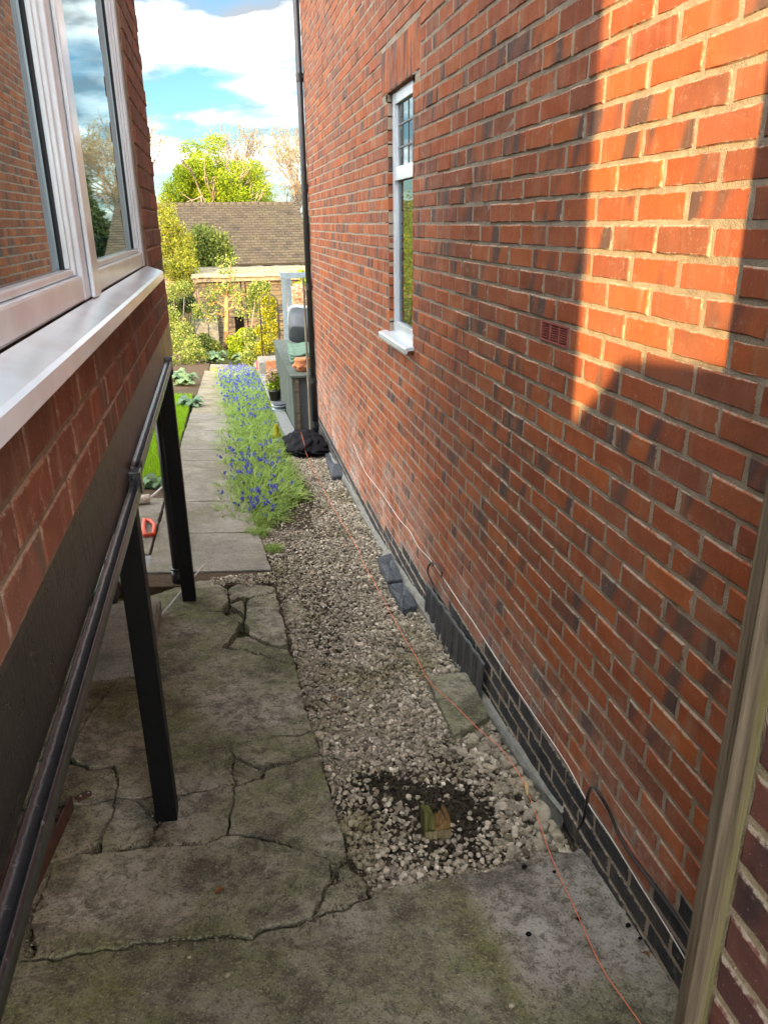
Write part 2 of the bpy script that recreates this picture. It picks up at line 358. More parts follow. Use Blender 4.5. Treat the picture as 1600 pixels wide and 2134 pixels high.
def concrete_mat(name, a, b, moss, mossy, speck=0.5, per=True, pale=False, dirty=1.0):
    M = Mat(name, 0.92, 0.15)
    P = M.pos()
    if per:
        r = M.objrand(); P2 = M.vadd(P, M.comb(M.math('MULTIPLY', r, 3.0), M.math('MULTIPLY', r, 5.0), 0.0))
    else: P2 = P
    n = M.noise(3.2, 6, 0.65, P2); c = M.ramp(n, [(0.3, a), (0.7, b)])
    if per: c = M.mix(M.ramp(r, [(0.0, 0.0), (1.0, 0.35)]), c, M.vmul(c, 0.75))
    mo = M.noise(2.1, 7, 0.72, M.vadd(P, (11, 3, 0)), 0.4)
    c = M.mix(M.ramp(mo, [(0.5-mossy*0.25, 0.0), (0.72-mossy*0.2, 0.85)]), c, moss)
    if pale:                       # a newer, paler patch by the wall with an algae band along its edge
        sp = M.sep(P); wob = M.math('MULTIPLY', M.math('SUBTRACT', M.noise(6, 5, 0.65), 0.5), 0.16)
        e = M.math('ADD', M.math('SUBTRACT', sp[0], M.math('ADD', M.math('MULTIPLY', M.math('SUBTRACT', 1.75, sp[1]), 0.16), 0.575)), wob)
        e2 = M.math('ADD', M.math('SUBTRACT', sp[1], 1.31), wob)
        c = M.mix(M.ramp(M.math('MULTIPLY', M.math('ADD', e, 0.17), 3.0), [(0.0, 0.0), (0.38, 0.8), (0.55, 0.0)]), c, (0.15, 0.155, 0.05))
        pf = M.math('MULTIPLY', M.ramp(M.math('MULTIPLY', e, 12.0), [(0.0, 0.0), (1.0, 1.0)]), M.ramp(M.math('MULTIPLY', e2, 12.0), [(0.0, 0.15), (1.0, 1.0)]))
        c = M.mix(pf, c, M.ramp(M.noise(5, 6, 0.7, M.vadd(P, (3, 3, 3))), [(0.3, (0.30, 0.275, 0.245)), (0.6, (0.42, 0.395, 0.36)), (0.8, (0.50, 0.49, 0.46))]))
    dk = M.noise(7, 8, 0.75, M.vadd(P, (1, 8, 0)))
    c = M.mix(M.ramp(dk, [(0.47, 0.0), (0.62, 0.85*dirty)]), c, (0.098, 0.090, 0.070))
    d2 = M.noise(24, 6, 0.8, M.vadd(P, (4, 2, 0)), 0.6)
    c = M.mix(M.ramp(d2, [(0.50, 0.0), (0.60, 0.75*dirty)]), c, (0.098, 0.094, 0.064))
    d3 = M.noise(1.5, 4, 0.6, M.vadd(P, (9, 5, 0)))
    c = M.mix(M.ramp(d3, [(0.42, 0.0), (0.66, 0.3)]), c, M.vmul(c, 0.5))
    g = M.vor(130, P, 'F1'); gc = M.vor(130, P, 'F1', 1)
    gs = M.sep(gc)[0]
    c = M.mix(M.math('MULTIPLY', M.ramp(gs, [(0.80, 0.0), (1.0, speck*0.7)]), M.ramp(g, [(0.25, 1.0), (0.5, 0.0)])), c, (0.46, 0.40, 0.29))
    c = M.mix(M.math('MULTIPLY', M.ramp(gs, [(0.16, 0.55), (0.24, 0.0)]), M.ramp(g, [(0.25, 1.0), (0.5, 0.0)])), c, (0.045, 0.04, 0.032))
    f = M.noise(260, 3, 0.6); f2 = M.noise(120, 4, 0.7, M.vadd(P, (6, 1, 0)))
    c = M.mix(M.ramp(f2, [(0.56, 0.0), (0.70, 0.7)]), c, (0.46, 0.41, 0.30))
    c = M.mix(M.ramp(f2, [(0.32, 0.75), (0.44, 0.0)]), c, M.vmul(c, 0.35))
    c = M.mix(M.ramp(f, [(0.35, 0.35), (0.6, 0.0)]), c, M.vmul(c, 0.5))
    M.color(c)
    h = M.math('ADD', M.math('MULTIPLY', M.noise(38, 6, 0.7), 1.0), M.math('ADD', M.math('MULTIPLY', f2, 0.6), M.math('ADD', M.math('MULTIPLY', dk, 1.3), M.math('MULTIPLY', d2, 0.9))))
    M.bump(h, 0.9, 0.012); return M.m
m_conc = concrete_mat('mossy_concrete', (0.368, 0.338, 0.279), (0.580, 0.534, 0.450), (0.137, 0.159, 0.051), 0.55)
m_conc_big = concrete_mat('stained_concrete', (0.306, 0.281, 0.235), (0.498, 0.454, 0.388), (0.152, 0.168, 0.057), 0.50, 0.25, True, True)
m_conc_new = concrete_mat('pale_concrete', (0.338, 0.317, 0.284), (0.446, 0.425, 0.392), (0.189, 0.196, 0.101), 0.12, 0.25)
m_flag = concrete_mat('path_flag', (0.256, 0.241, 0.207), (0.369, 0.344, 0.296), (0.152, 0.142, 0.084), 0.18, 0.3, dirty=0.35)
m_flag_far = concrete_mat('far_path_flag', (0.287, 0.254, 0.188), (0.375, 0.331, 0.243), (0.165, 0.154, 0.066), 0.2, 0.3, dirty=0.35)
m_slate = plain('grey_slab', (0.19, 0.20, 0.205), 0.85, 0.2, 0.2, 18, 0.3)
m_step = concrete_mat('step_concrete', (0.264, 0.240, 0.204), (0.360, 0.330, 0.288), (0.120, 0.108, 0.072), 0.1, 0.3, dirty=0.35)

def soil_mat(name, a, b):
    M = Mat(name, 1.0, 0.05); n = M.noise(35, 8, 0.75)
    M.color(M.ramp(n, [(0.3, a), (0.7, b)])); M.bump(n, 1.0, 0.02); return M.m
m_soil = soil_mat('dark_soil', (0.028, 0.023, 0.017), (0.10, 0.084, 0.062))
M = Mat('crack_grit', 1.0, 0.1); M.color(M.ramp(M.island(), [(0.0, (0.05, 0.042, 0.03)), (0.5, (0.13, 0.11, 0.08)), (0.8, (0.22, 0.19, 0.14)), (1.0, (0.06, 0.065, 0.02))])); m_gritty = M.m
m_bed = soil_mat('bed_soil', (0.05, 0.036, 0.025), (0.13, 0.095, 0.065))
M = Mat('garden_ground', 1.0, 0.05); n = M.noise(1.1, 6, 0.6); n2 = M.noise(25, 6, 0.7)
c = M.ramp(n, [(0.35, (0.055, 0.075, 0.02)), (0.65, (0.09, 0.075, 0.04))])
M.color(M.mix(M.ramp(n2, [(0.35, 0.5), (0.6, 0.0)]), c, (0.03, 0.028, 0.015))); M.bump(n2, 0.8, 0.03); m_ground = M.m

def leaf_mat(name, cols, trans=0.35, rough=0.55):
    M = Mat(name, rough, 0.25); c = M.ramp(M.island(), [(i/(len(cols)-1), k) for i, k in enumerate(cols)])
    M.color(c)
    tr = M.node('ShaderNodeBsdfTranslucent'); M.put(tr.inputs[0], c)
    mx = M.node('ShaderNodeMixShader'); mx.inputs[0].default_value = trans
    out = [q for q in M.t.nodes if q.type == 'OUTPUT_MATERIAL'][0]
    M.t.links.new(M.b.outputs[0], mx.inputs[1]); M.t.links.new(tr.outputs[0], mx.inputs[2]); M.t.links.new(mx.outputs[0], out.inputs[0])
    return M.m
m_lime = leaf_mat('lime_leaves', [(0.17,0.26,0.012),(0.28,0.37,0.015),(0.08,0.13,0.009),(0.34,0.41,0.018),(0.21,0.30,0.012)])
m_gold = leaf_mat('gold_leaves', [(0.20,0.23,0.02),(0.28,0.30,0.025),(0.11,0.16,0.015),(0.24,0.21,0.025),(0.07,0.10,0.012)])
m_yellow = leaf_mat('yellow_leaves', [(0.32,0.31,0.012),(0.20,0.24,0.012),(0.40,0.36,0.018),(0.10,0.13,0.010),(0.06,0.09,0.01)])
m_green = leaf_mat('green_leaves', [(0.07,0.11,0.02),(0.13,0.18,0.03),(0.20,0.23,0.05),(0.05,0.08,0.015)])
m_dkgreen = leaf_mat('conifer_leaves', [(0.02,0.04,0.014),(0.035,0.06,0.02),(0.015,0.028,0.012)])
m_cream = leaf_mat('cream_leaves', [(0.24,0.29,0.05),(0.16,0.23,0.03),(0.34,0.36,0.12),(0.09,0.15,0.025),(0.06,0.10,0.015)])
m_hosta = leaf_mat('hosta_leaves', [(0.10,0.19,0.10),(0.15,0.25,0.14),(0.20,0.30,0.18),(0.08,0.14,0.07)])
m_bud = leaf_mat('spring_buds', [(0.26,0.21,0.11),(0.22,0.21,0.07),(0.32,0.26,0.15)])
m_blade = leaf_mat('bluebell_blades', [(0.14,0.25,0.03),(0.20,0.32,0.05),(0.28,0.38,0.09),(0.10,0.18,0.025)])
m_grass = leaf_mat('lawn_blades', [(0.24,0.42,0.015),(0.30,0.50,0.02),(0.18,0.34,0.012)])
m_bell = leaf_mat('bluebell_flowers', [(0.06,0.075,0.38),(0.10,0.11,0.44),(0.04,0.05,0.28),(0.12,0.13,0.48)], 0.2)
m_blossom = leaf_mat('pink_blossom', [(0.55,0.33,0.25),(0.6,0.45,0.36),(0.5,0.25,0.16)])
M = Mat('bark', 0.95, 0.1); n = M.noise(14, 6, 0.7, M.scale(M.pos(), (1, 1, 0.25)))
M.color(M.ramp(n, [(0.3, (0.13, 0.10, 0.07)), (0.7, (0.27, 0.21, 0.15))])); M.bump(n, 0.8, 0.02); m_bark = M.m
M = Mat('warm_bark', 0.95, 0.1); n = M.noise(14, 6, 0.7, M.scale(M.pos(), (1, 1, 0.25)))
M.color(M.ramp(n, [(0.3, (0.22, 0.12, 0.06)), (0.7, (0.40, 0.23, 0.11))])); M.bump(n, 0.8, 0.02); m_wbark = M.m

def wood_mat(name, a, b, dk, scale=(40, 40, 2.2), green=None):
    M = Mat(name, 0.85, 0.15); P = M.pos()
    n = M.noise(1.0, 5, 0.6, M.scale(P, scale), 0.3); c = M.ramp(n, [(0.28, dk), (0.5, a), (0.75, b)])
    n2 = M.noise(1.0, 3, 0.5, M.scale(P, tuple(s*3.5 for s in scale)))
    c = M.mix(M.ramp(n2, [(0.35, 0.45), (0.55, 0.0)]), c, M.vmul(c, 0.6))
    if green: c = green(M, c)
    M.color(c); M.bump(M.math('ADD', n, M.math('MULTIPLY', n2, 0.6)), 0.5, 0.004); return M.m
def algae(M, c):
    sp = M.sep(M.pos()); n = M.noise(18, 4, 0.6)
    e = M.math('ADD', M.math('MULTIPLY', M.math('SUBTRACT', sp[0], M.math('MULTIPLY', sp[1], 0.0)), 1.0), M.math('MULTIPLY', n, 0.018))
    f = M.ramp(M.math('MULTIPLY', M.math('SUBTRACT', e, 0.548), 25.0), [(0.35, 0.0), (1.0, 0.55)])
    c = M.mix(f, c, (0.15, 0.15, 0.035))
    kx = M.math('DIVIDE', M.math('SUBTRACT', sp[0], 0.5565), 0.0085); kz = M.math('DIVIDE', M.math('ADD', sp[2], 0.425), 0.026)
    kd = M.math('ADD', M.math('SQRT', M.math('ADD', M.math('MULTIPLY', kx, kx), M.math('MULTIPLY', kz, kz))), M.math('MULTIPLY', n, 0.5))
    return M.mix(M.ramp(kd, [(0.45, 0.9), (0.75, 0.35), (0.9, 0.6), (1.2, 0.0)]), c, (0.055, 0.04, 0.028))
m_post = wood_mat('weathered_timber', (0.115, 0.09, 0.062), (0.175, 0.14, 0.098), (0.038, 0.028, 0.02), (95, 95, 2.4), algae)
m_fence = wood_mat('grey_boards', (0.20, 0.17, 0.13), (0.30, 0.26, 0.20), (0.09, 0.075, 0.06))
m_shedwood = wood_mat('shed_boards', (0.11, 0.088, 0.06), (0.165, 0.135, 0.095), (0.05, 0.04, 0.03), (2.2, 40, 40))
m_stump = wood_mat('broken_wood', (0.20, 0.12, 0.045), (0.29, 0.19, 0.08), (0.06, 0.04, 0.02), (90, 90, 8))
m_stump_f = wood_mat('pale_stump_face', (0.19, 0.155, 0.085), (0.29, 0.24, 0.145), (0.06, 0.055, 0.03), (140, 140, 8))
m_stump_g = wood_mat('mossy_wood', (0.11, 0.115, 0.035), (0.18, 0.18, 0.06), (0.045, 0.045, 0.02), (120, 120, 8))
m_greybox = wood_mat('grey_green_paint', (0.085, 0.10, 0.088), (0.125, 0.145, 0.128), (0.05, 0.06, 0.052), (25, 25, 1.5))
m_frame = plain('blue_grey_paint', (0.20, 0.25, 0.27), 0.6, 0.3, 0.15, 14)
m_black = Mat('black_gloss_steel', 0.22, 0.6); n = m_black.noise(60, 5, 0.6)
m_black.color(m_black.ramp(n, [(0.3, (0.010, 0.011, 0.014)), (0.62, (0.016, 0.017, 0.020)), (0.70, (0.05, 0.05, 0.05))])); m_black.bump(m_black.noise(45, 5, 0.6), 0.35, 0.006); m_black = m_black.m
m_blackpost = plain('black_paint_post', (0.0035, 0.0035, 0.004), 0.5, 0.15, 0.3, 40, 0.2)
m_pipe = plain('black_plastic_pipe', (0.016, 0.017, 0.02), 0.35, 0.5, 0.2, 8, 0.0)
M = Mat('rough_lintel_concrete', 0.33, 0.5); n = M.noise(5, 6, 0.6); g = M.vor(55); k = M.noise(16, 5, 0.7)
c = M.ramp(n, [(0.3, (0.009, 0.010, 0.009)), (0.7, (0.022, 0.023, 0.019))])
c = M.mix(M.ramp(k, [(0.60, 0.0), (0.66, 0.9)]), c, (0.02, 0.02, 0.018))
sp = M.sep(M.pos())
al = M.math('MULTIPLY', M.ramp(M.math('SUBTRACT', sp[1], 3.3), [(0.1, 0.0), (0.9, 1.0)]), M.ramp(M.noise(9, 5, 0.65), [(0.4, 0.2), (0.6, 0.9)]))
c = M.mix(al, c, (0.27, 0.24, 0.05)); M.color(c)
M.bump(M.math('ADD', M.math('MULTIPLY', M.noise(70, 6, 0.7), 0.8), M.ramp(k, [(0.56, 1.0), (0.66, 0.0)])), 0.7, 0.008); m_lintel = M.m
M = Mat('white_upvc', 0.16, 0.55); n = M.noise(7, 5); c = M.ramp(n, [(0.3, (0.44, 0.49, 0.55)), (0.7, (0.50, 0.56, 0.62))])
g = M.noise(5, 5, 0.6); c = M.mix(M.ramp(g, [(0.52, 0.0), (0.75, 0.3)]), c, (0.33, 0.31, 0.27))
M.color(c); M.rough(0.17); m_upvc = M.m
m_gasket = plain('black_gasket', (0.012, 0.012, 0.016), 0.6, 0.3, 0.1, 10, 0)
M = Mat('window_glass', 0.02, 0.5); M.color((0.012, 0.014, 0.014))
gl = M.node('ShaderNodeBsdfGlossy'); gl.inputs['Color'].default_value = (0.31, 0.44, 0.47, 1); gl.inputs['Roughness'].default_value = 0.012
fr = M.node('ShaderNodeFresnel'); fr.inputs[0].default_value = 2.0
mx = M.node('ShaderNodeMixShader'); M.t.links.new(fr.outputs[0], mx.inputs[0]); M.t.links.new(M.b.outputs[0], mx.inputs[1]); M.t.links.new(gl.outputs[0], mx.inputs[2])
M.t.links.new(mx.outputs[0], [q for q in M.t.nodes if q.type == 'OUTPUT_MATERIAL'][0].inputs[0]); m_glass = M.m
m_lead = plain('lead_strip', (0.12, 0.125, 0.13), 0.5, 0.4, 0.1, 10, 0)
m_terra = plain('terracotta', (0.42, 0.17, 0.075), 0.85, 0.2, 0.2, 12, 0.2)
m_airbrick = plain('air_brick_clay', (0.30, 0.085, 0.07), 0.8, 0.2, 0.15, 60, 0.2)
m_dark = plain('dark_void', (0.006, 0.005, 0.005), 1.0, 0.0, 0.1, 5, 0)
m_cloth = plain('black_cloth', (0.005, 0.005, 0.007), 0.8, 0.12, 0.3, 25, 0.5)
M = Mat('black_membrane', 0.42, 0.5); n = M.noise(12, 5, 0.6, None, 0.5)
M.color(M.ramp(n, [(0.35, (0.016, 0.018, 0.022)), (0.7, (0.04, 0.043, 0.05))])); M.bump(n, 0.6, 0.02); m_membrane = M.m
M = Mat('felt_block', 0.6, 0.4); n = M.noise(22, 5, 0.6, M.scale(M.pos(), (1, 1.6, 1)), 0.8)
M.color(M.ramp(n, [(0.35, (0.035, 0.043, 0.055)), (0.7, (0.085, 0.098, 0.115))])); M.bump(n, 0.9, 0.02); m_felt = M.m
m_rust = plain('rusty_iron', (0.055, 0.022, 0.014), 0.75, 0.3, 0.4, 30, 0.3)
m_wire = plain('white_cable', (0.62, 0.60, 0.56), 0.5, 0.3, 0.1, 10, 0)
m_string = plain('orange_string', (0.75, 0.20, 0.10), 0.7, 0.2, 0.1, 10, 0)
m_red = plain('red_plastic', (0.55, 0.06, 0.02), 0.4, 0.4, 0.15, 8, 0)
m_redpale = plain('red_paint', (0.45, 0.02, 0.03), 0.5, 0.4, 0.15, 8, 0)
m_white = plain('off_white_fleece', (0.55, 0.52, 0.45), 0.9, 0.1, 0.25, 40, 0.4)
m_rod = plain('pale_rod', (0.45, 0.45, 0.42), 0.5, 0.4, 0.1, 20, 0)
m_tubgrey = plain('slate_grey_plastic', (0.065, 0.075, 0.085), 0.45, 0.4, 0.15, 6, 0)
m_tubrim = plain('pale_grey_plastic', (0.42, 0.48, 0.53), 0.4, 0.4, 0.1, 6, 0)
m_tarp = plain('green_tarp', (0.10, 0.17, 0.125), 0.7, 0.3, 0.2, 20, 0.4)
m_felt_roof = concrete_mat('mossy_felt_roof', (0.27, 0.245, 0.18), (0.38, 0.34, 0.255), (0.24, 0.23, 0.10), 0.25, 0.1, False)
m_blocks = plain('grey_sheet', (0.13, 0.125, 0.105), 0.9, 0.1, 0.2, 4, 0.2)
M = Mat('roof_tile', 0.9, 0.15); r = M.island(); n = M.noise(30, 4)
c = M.ramp(r, [(0.0, (0.045, 0.039, 0.032)), (0.5, (0.064, 0.055, 0.043)), (1.0, (0.034, 0.030, 0.026))])
M.color(M.mix(M.ramp(M.noise(1.4, 5, 0.7), [(0.45, 0.0), (0.7, 0.5)]), c, (0.07, 0.065, 0.038))); M.bump(n, 0.4, 0.02); m_tile = M.m
M = Mat('gravel', 0.85, 0.2); r = M.island()
c = M.ramp(r, [(0.0, (0.14, 0.12, 0.085)), (0.2, (0.39, 0.35, 0.27)), (0.4, (0.23, 0.205, 0.165)), (0.6, (0.52, 0.47, 0.38)), (0.8, (0.10, 0.09, 0.072)), (0.92, (0.40, 0.33, 0.25)), (1.0, (0.70, 0.66, 0.57))])
mo = M.noise(2.6, 5, 0.65); c = M.mix(M.ramp(mo, [(0.50, 0.0), (0.66, 0.5)]), c, (0.13, 0.12, 0.035))
dn = M.noise(45, 4, 0.6); c = M.mix(M.ramp(dn, [(0.5, 0.0), (0.72, 0.55)]), c, (0.06, 0.05, 0.035))
c = M.mix(M.ramp(M.noise(5.5, 5, 0.7, M.vadd(M.pos(), (2, 2, 2))), [(0.50, 0.0), (0.66, 0.5)]), c, (0.10, 0.088, 0.065))
M.color(c); M.bump(M.noise(160, 4), 0.3, 0.003); m_gravel = M.m
M = Mat('cobble', 0.9, 0.15); r = M.objrand()
c = M.ramp(r, [(0.0, (0.27, 0.24, 0.18)), (0.5, (0.38, 0.34, 0.27)), (1.0, (0.22, 0.20, 0.17))])
c = M.mix(M.ramp(M.noise(25, 5, 0.7), [(0.45, 0.0), (0.65, 0.7)]), c, (0.13, 0.115, 0.06)); M.color(c); M.bump(M.noise(70, 5), 0.5, 0.006); m_cobble = M.m

# ------------------------------------------------------------------ ground
def grid_sheet(name, xs, ys, zf, mat):
    V = [(x, y, zf(x, y)) for y in ys for x in xs]; nx = len(xs)
    Fc = [(j*nx+i, j*nx+i+1, (j+1)*nx+i+1, (j+1)*nx+i) for j in range(len(ys)-1) for i in range(nx-1)]
    return link(name, np_mesh(name, V, Fc, mat, True))
def groundz(x, y): return gz(x, y) - 0.075 - (0.05 if (0.2 < x < 1.2 and 1.6 < y < 9.4) else 0)
o = grid_sheet('ground', [-220, -60, -20, -8, -4, -2.5, -1.6, -1.0, -0.3, 0.15, 0.4, 1.0, 1.3, 3, 8, 20, 60, 220], [-160, -40, -12, -5, -1, 0.5, 1.55, 1.8] + [2+0.5*i for i in range(45)] + [26, 32, 40, 60, 100, 300], groundz, m_ground)
tag(o, kind='structure')

def hash2(a, b, k=0):
    s = math.sin(a*127.1 + b*311.7 + k*74.7)*43758.5453; return s - math.floor(s)
def slab(name, pts, mat, parent, gap=0.0042, thick=0.06, lift=0.0, jag=0.010, tilt=0.003):
    P = []
    for p in pts:
        if len(p) == 3: P.append((p[1], p[2]))                # ('w', x, y): metres
        else:
            q = ong(*p); P.append((q[0], q[1]))
    # jagged, shared edges: the offset of a mid-point depends only on its two ends
    Q = []; n = len(P)
    for i in range(n):
        a, b = P[i], P[(i+1) % n]; Q.append(a)
        L = math.hypot(b[0]-a[0], b[1]-a[1]); m = int(min(26, max(1, L/0.018)))
        if m > 1 and jag > 0:
            lo, hi = (a, b) if (a < b) else (b, a)
            seq = []
            for k in range(1, m):
                t = k/m; d = (hash2(round(lo[0]*500)+round(hi[0]*300), round(lo[1]*500)+round(hi[1]*300), k)-0.5)*jag + (hash2(round(lo[0]*500)+round(hi[0]*300), round(lo[1]*500)+round(hi[1]*300), k//3+50)-0.5)*jag*1.2
                dx, dy = hi[0]-lo[0], hi[1]-lo[1]; l = math.hypot(dx, dy)
                seq.append((lo[0]+dx*t-dy/l*d, lo[1]+dy*t+dx/l*d))
            if lo is not a: seq.reverse()
            Q.extend(seq)
    area = sum(Q[i][0]*Q[(i+1) % len(Q)][1]-Q[(i+1) % len(Q)][0]*Q[i][1] for i in range(len(Q)))
    if area < 0: Q.reverse()
    n = len(Q); R1 = []; R2 = []
    for i in range(n):
        p0, p, p1 = Q[i-1], Q[i], Q[(i+1) % n]
        e0 = (p[0]-p0[0], p[1]-p0[1]); e1 = (p1[0]-p[0], p1[1]-p[1])
        nx, ny = -(e0[1]/(math.hypot(*e0)+1e-9)+e1[1]/(math.hypot(*e1)+1e-9)), (e0[0]/(math.hypot(*e0)+1e-9)+e1[0]/(math.hypot(*e1)+1e-9))
        l = math.hypot(nx, ny)+1e-9; nx /= l; ny /= l
        g = gap*(0.35+1.2*hash2(round(p[0]*7), round(p[1]*7), 3)**1.5)
        R1.append((p[0]+nx*g, p[1]+ny*g)); R2.append((p[0]+nx*(g+0.0035), p[1]+ny*(g+0.0035)))
    cx = sum(p[0] for p in R1)/n; cy = sum(p[1] for p in R1)/n
    ta, tb = (random.random()-0.5)*2*tilt, (random.random()-0.5)*2*tilt
    top = lambda x, y: gz(x, y)+lift+ta*(x-cx)*4+tb*(y-cy)*2
    mb = MB()
    vs = [(x, y, top(x, y)-thick) for x, y in R1]+[(x, y, top(x, y)-0.004) for x, y in R1]+[(x, y, top(x, y)) for x, y in R2]
    fs = [(i, (i+1) % n, (i+1) % n+n, i+n) for i in range(n)]+[(i+n, (i+1) % n+n, (i+1) % n+2*n, i+2*n) for i in range(n)]+[tuple(range(2*n, 3*n))]
    mb.add(vs, fs); o = mb.build(name, mat, None, fix=False); o.parent = parent; return o
W = lambda x, y: ('w', x, y)
pave = tag(empty('concrete_path'), kind='structure')
slabs = [
 # apron in front
 ([(20,2010),(67,2000),(190,1985),(325,1965),(390,1957),(480,1952),(525,1957),(555,1935),(650,1915),(700,1895),(770,1868),(770,1850),(830,1838),(900,1830),(1000,1812),(1090,1788),(1213,1762),(1398,2012),W(0.985,0.9),W(0.985,0.1),W(0.985,-1.2),W(-1.6,-1.2),W(-1.6,1.62)], m_conc_big, 0.0),
 # slabs of the broken path
 ([(120,1792),(175,1777),(210,1777),(300,1767),(360,1762),(430,1760),(475,1740),(540,1747),(600,1762),(650,1780),(690,1798),(690,1835),(685,1842),(665,1880),(650,1915),(555,1935),(525,1957),(480,1952),(390,1957),(325,1965),(190,1985),(67,2000),(65,1960),(72,1900)], m_conc, 0.004),
 ([(700,1838),(706,1803),(727,1797),(750,1820),(765,1848)], m_conc, -0.008),
 ([(690,1840),(700,1838),(765,1848),(770,1868),(700,1895),(650,1915),(665,1880)], m_conc, -0.004),
 ([(20,2010),(67,2000),(65,1960),(72,1900),(120,1792),W(-1.6,2.0),W(-1.6,1.62)], m_conc, -0.004),
 ([(490,1640),(545,1622),(550,1605),(600,1591),(637,1577),(668,1572),(680,1620),(700,1690),(718,1745),(722,1785),(705,1800),(690,1798),(650,1780),(600,1762),(540,1747),(475,1740),(478,1700)], m_conc, 0.002),
 ([(488,1577),(515,1590),(535,1597),(550,1605),(545,1622),(490,1640),(484,1604)], m_conc, -0.004),
 ([(480,1552),(515,1547),(550,1541),(587,1532),(630,1530),(655,1522),(668,1572),(637,1577),(600,1591),(535,1597),(515,1590),(488,1577)], m_conc, 0.001),
 ([(365,1660),(424,1648),(484,1634),(490,1640),(478,1700),(475,1740),(430,1760),(360,1762),(308,1764),(332,1716)], m_conc, -0.001),
 ([(240,1662),(272,1664),(320,1702),(332,1716),(308,1764),(210,1777),(208,1752),(236,1690)], m_conc, 0.0),
 ([(272,1664),(316,1658),(365,1660),(332,1716),(320,1702)], m_conc, -0.003),
 ([(176,1774),(208,1752),(236,1690),(240,1662),(208,1670),(164,1676),W(-1.6,2.34),W(-1.6,2.0),(120,1792),], m_conc, -0.006),
 ([(150,1640),(190,1622),(240,1606),(246,1630),(240,1662),(208,1670),(164,1676),W(-1.6,2.34),W(-1.6,2.46)], m_conc, 0.004),
 ([(135,1580),(160,1590),(195,1600),(235,1595),(240,1606),(190,1622),(150,1640),W(-1.6,2.46),W(-1.6,2.62)], m_conc, -0.004),
 ([(465,1350),(482,1354),(512,1356),(550,1366),(587,1379),(618,1386),(628,1435),(640,1480),(655,1522),(630,1530),(587,1532),(550,1541),(515,1547),(480,1552),(488,1577),(484,1604),(490,1640),(484,1634),(424,1648),(365,1660),(316,1658),(272,1664),(240,1662),(246,1630),(240,1606),(235,1595),(195,1600),(160,1590),(140,1562),(160,1540),(180,1504),(200,1475),(224,1448),(262,1400),(300,1345),(330,1300),(382,1281),(425,1275),(465,1276),(500,1300),(490,1322)], m_conc, 0.003),
 ([(140,1562),(160,1540),(180,1504),(200,1475),(224,1448),(262,1400),(300,1345),(330,1300),W(-0.62,4.2),W(-1.6,4.2),W(-1.6,2.62)], m_conc, -0.007),
 ([W(-0.32,4.45),(440,1207),(465,1222),(475,1228),(478,1248),(470,1262),(465,1276),(425,1275),(382,1281),(330,1300),W(-0.62,4.2)], m_conc, 0.0),
 ([(475,1227),(495,1216),(525,1215),(570,1220),(575,1230),(550,1240),(520,1245),(502,1244),(480,1252)], m_conc, -0.004),
 ([(520,1247),(575,1233),(583,1262),(595,1300),(600,1342),(580,1348),(562,1342),(535,1330),(517,1322),(510,1292),(512,1258)], m_conc, 0.002),
 ([(480,1257),(503,1247),(512,1254),(508,1278),(490,1268)], m_conc, -0.005),
 ([(472,1281),(480,1268),(508,1285),(505,1297),(495,1294)], m_conc, -0.009),
 ([(492,1326),(515,1324),(550,1341),(600,1352),(610,1367),(616,1383),(587,1379),(550,1366),(512,1356),(475,1350)], m_conc, -0.003),
]
EDGES = []
for i, (pts, mt, lift) in enumerate(slabs):
    slab('slab', pts, mt, pave, lift=lift, gap=0.0062 if i >= 16 else 0.0045)
    P = [(p[1], p[2]) if len(p) == 3 else tuple(ong(*p)[:2]) for p in pts]
    EDGES += [(P[k], P[(k+1) % len(P)]) for k in range(len(P))]
gp = []
for a, b in EDGES:
    L = math.hypot(b[0]-a[0], b[1]-a[1])
    if min(a[0], b[0]) < -0.9 or min(a[1], b[1]) < 1.5: continue
    for _ in range(int(L*170)):
        t = random.random(); d = random.gauss(0, 0.010); x = a[0]+(b[0]-a[0])*t+d; y = a[1]+(b[1]-a[1])*t+random.gauss(0, 0.010)
        if hash2(round(x*8), round(y*8), 5) < 0.35: continue
        gp.append((x, y, gz(x, y)+random.uniform(-0.006, 0.004)))
tvj, tfj = ico(1); sj = RNG.uniform(0.0012, 0.0042, len(gp))*np.where(RNG.random(len(gp)) < 0.06, 2.0, 1.0)
V, Fc = inst(tvj*(1+RNG.normal(0, .2, (len(tvj), 1))), tfj, np.array(gp), rand_rot(len(gp)), np.stack([sj*1.2, sj, sj*0.6], 1))
tag(link('crack_grit', np_mesh('crack_grit', V, Fc, m_gritty)), 'loose grit and soil along the cracks of the concrete path', 'grit', kind='stuff')
slab('joint_fill', [W(-1.5, 4.40), W(0.17, 4.40), W(0.17, 4.615), W(-1.5, 4.615)], m_bed, pave, lift=-0.005, jag=0)
# loose paving pieces half buried in the gravel
for pts in ([(593,1243),(632,1247),(640,1262),(598,1270)], [(598,1276),(640,1266),(636,1280),(602,1290)], [(622,1350),(650,1352),(648,1366),(626,1372)]):
    slab('slab', pts, m_conc, pave, lift=-0.028)
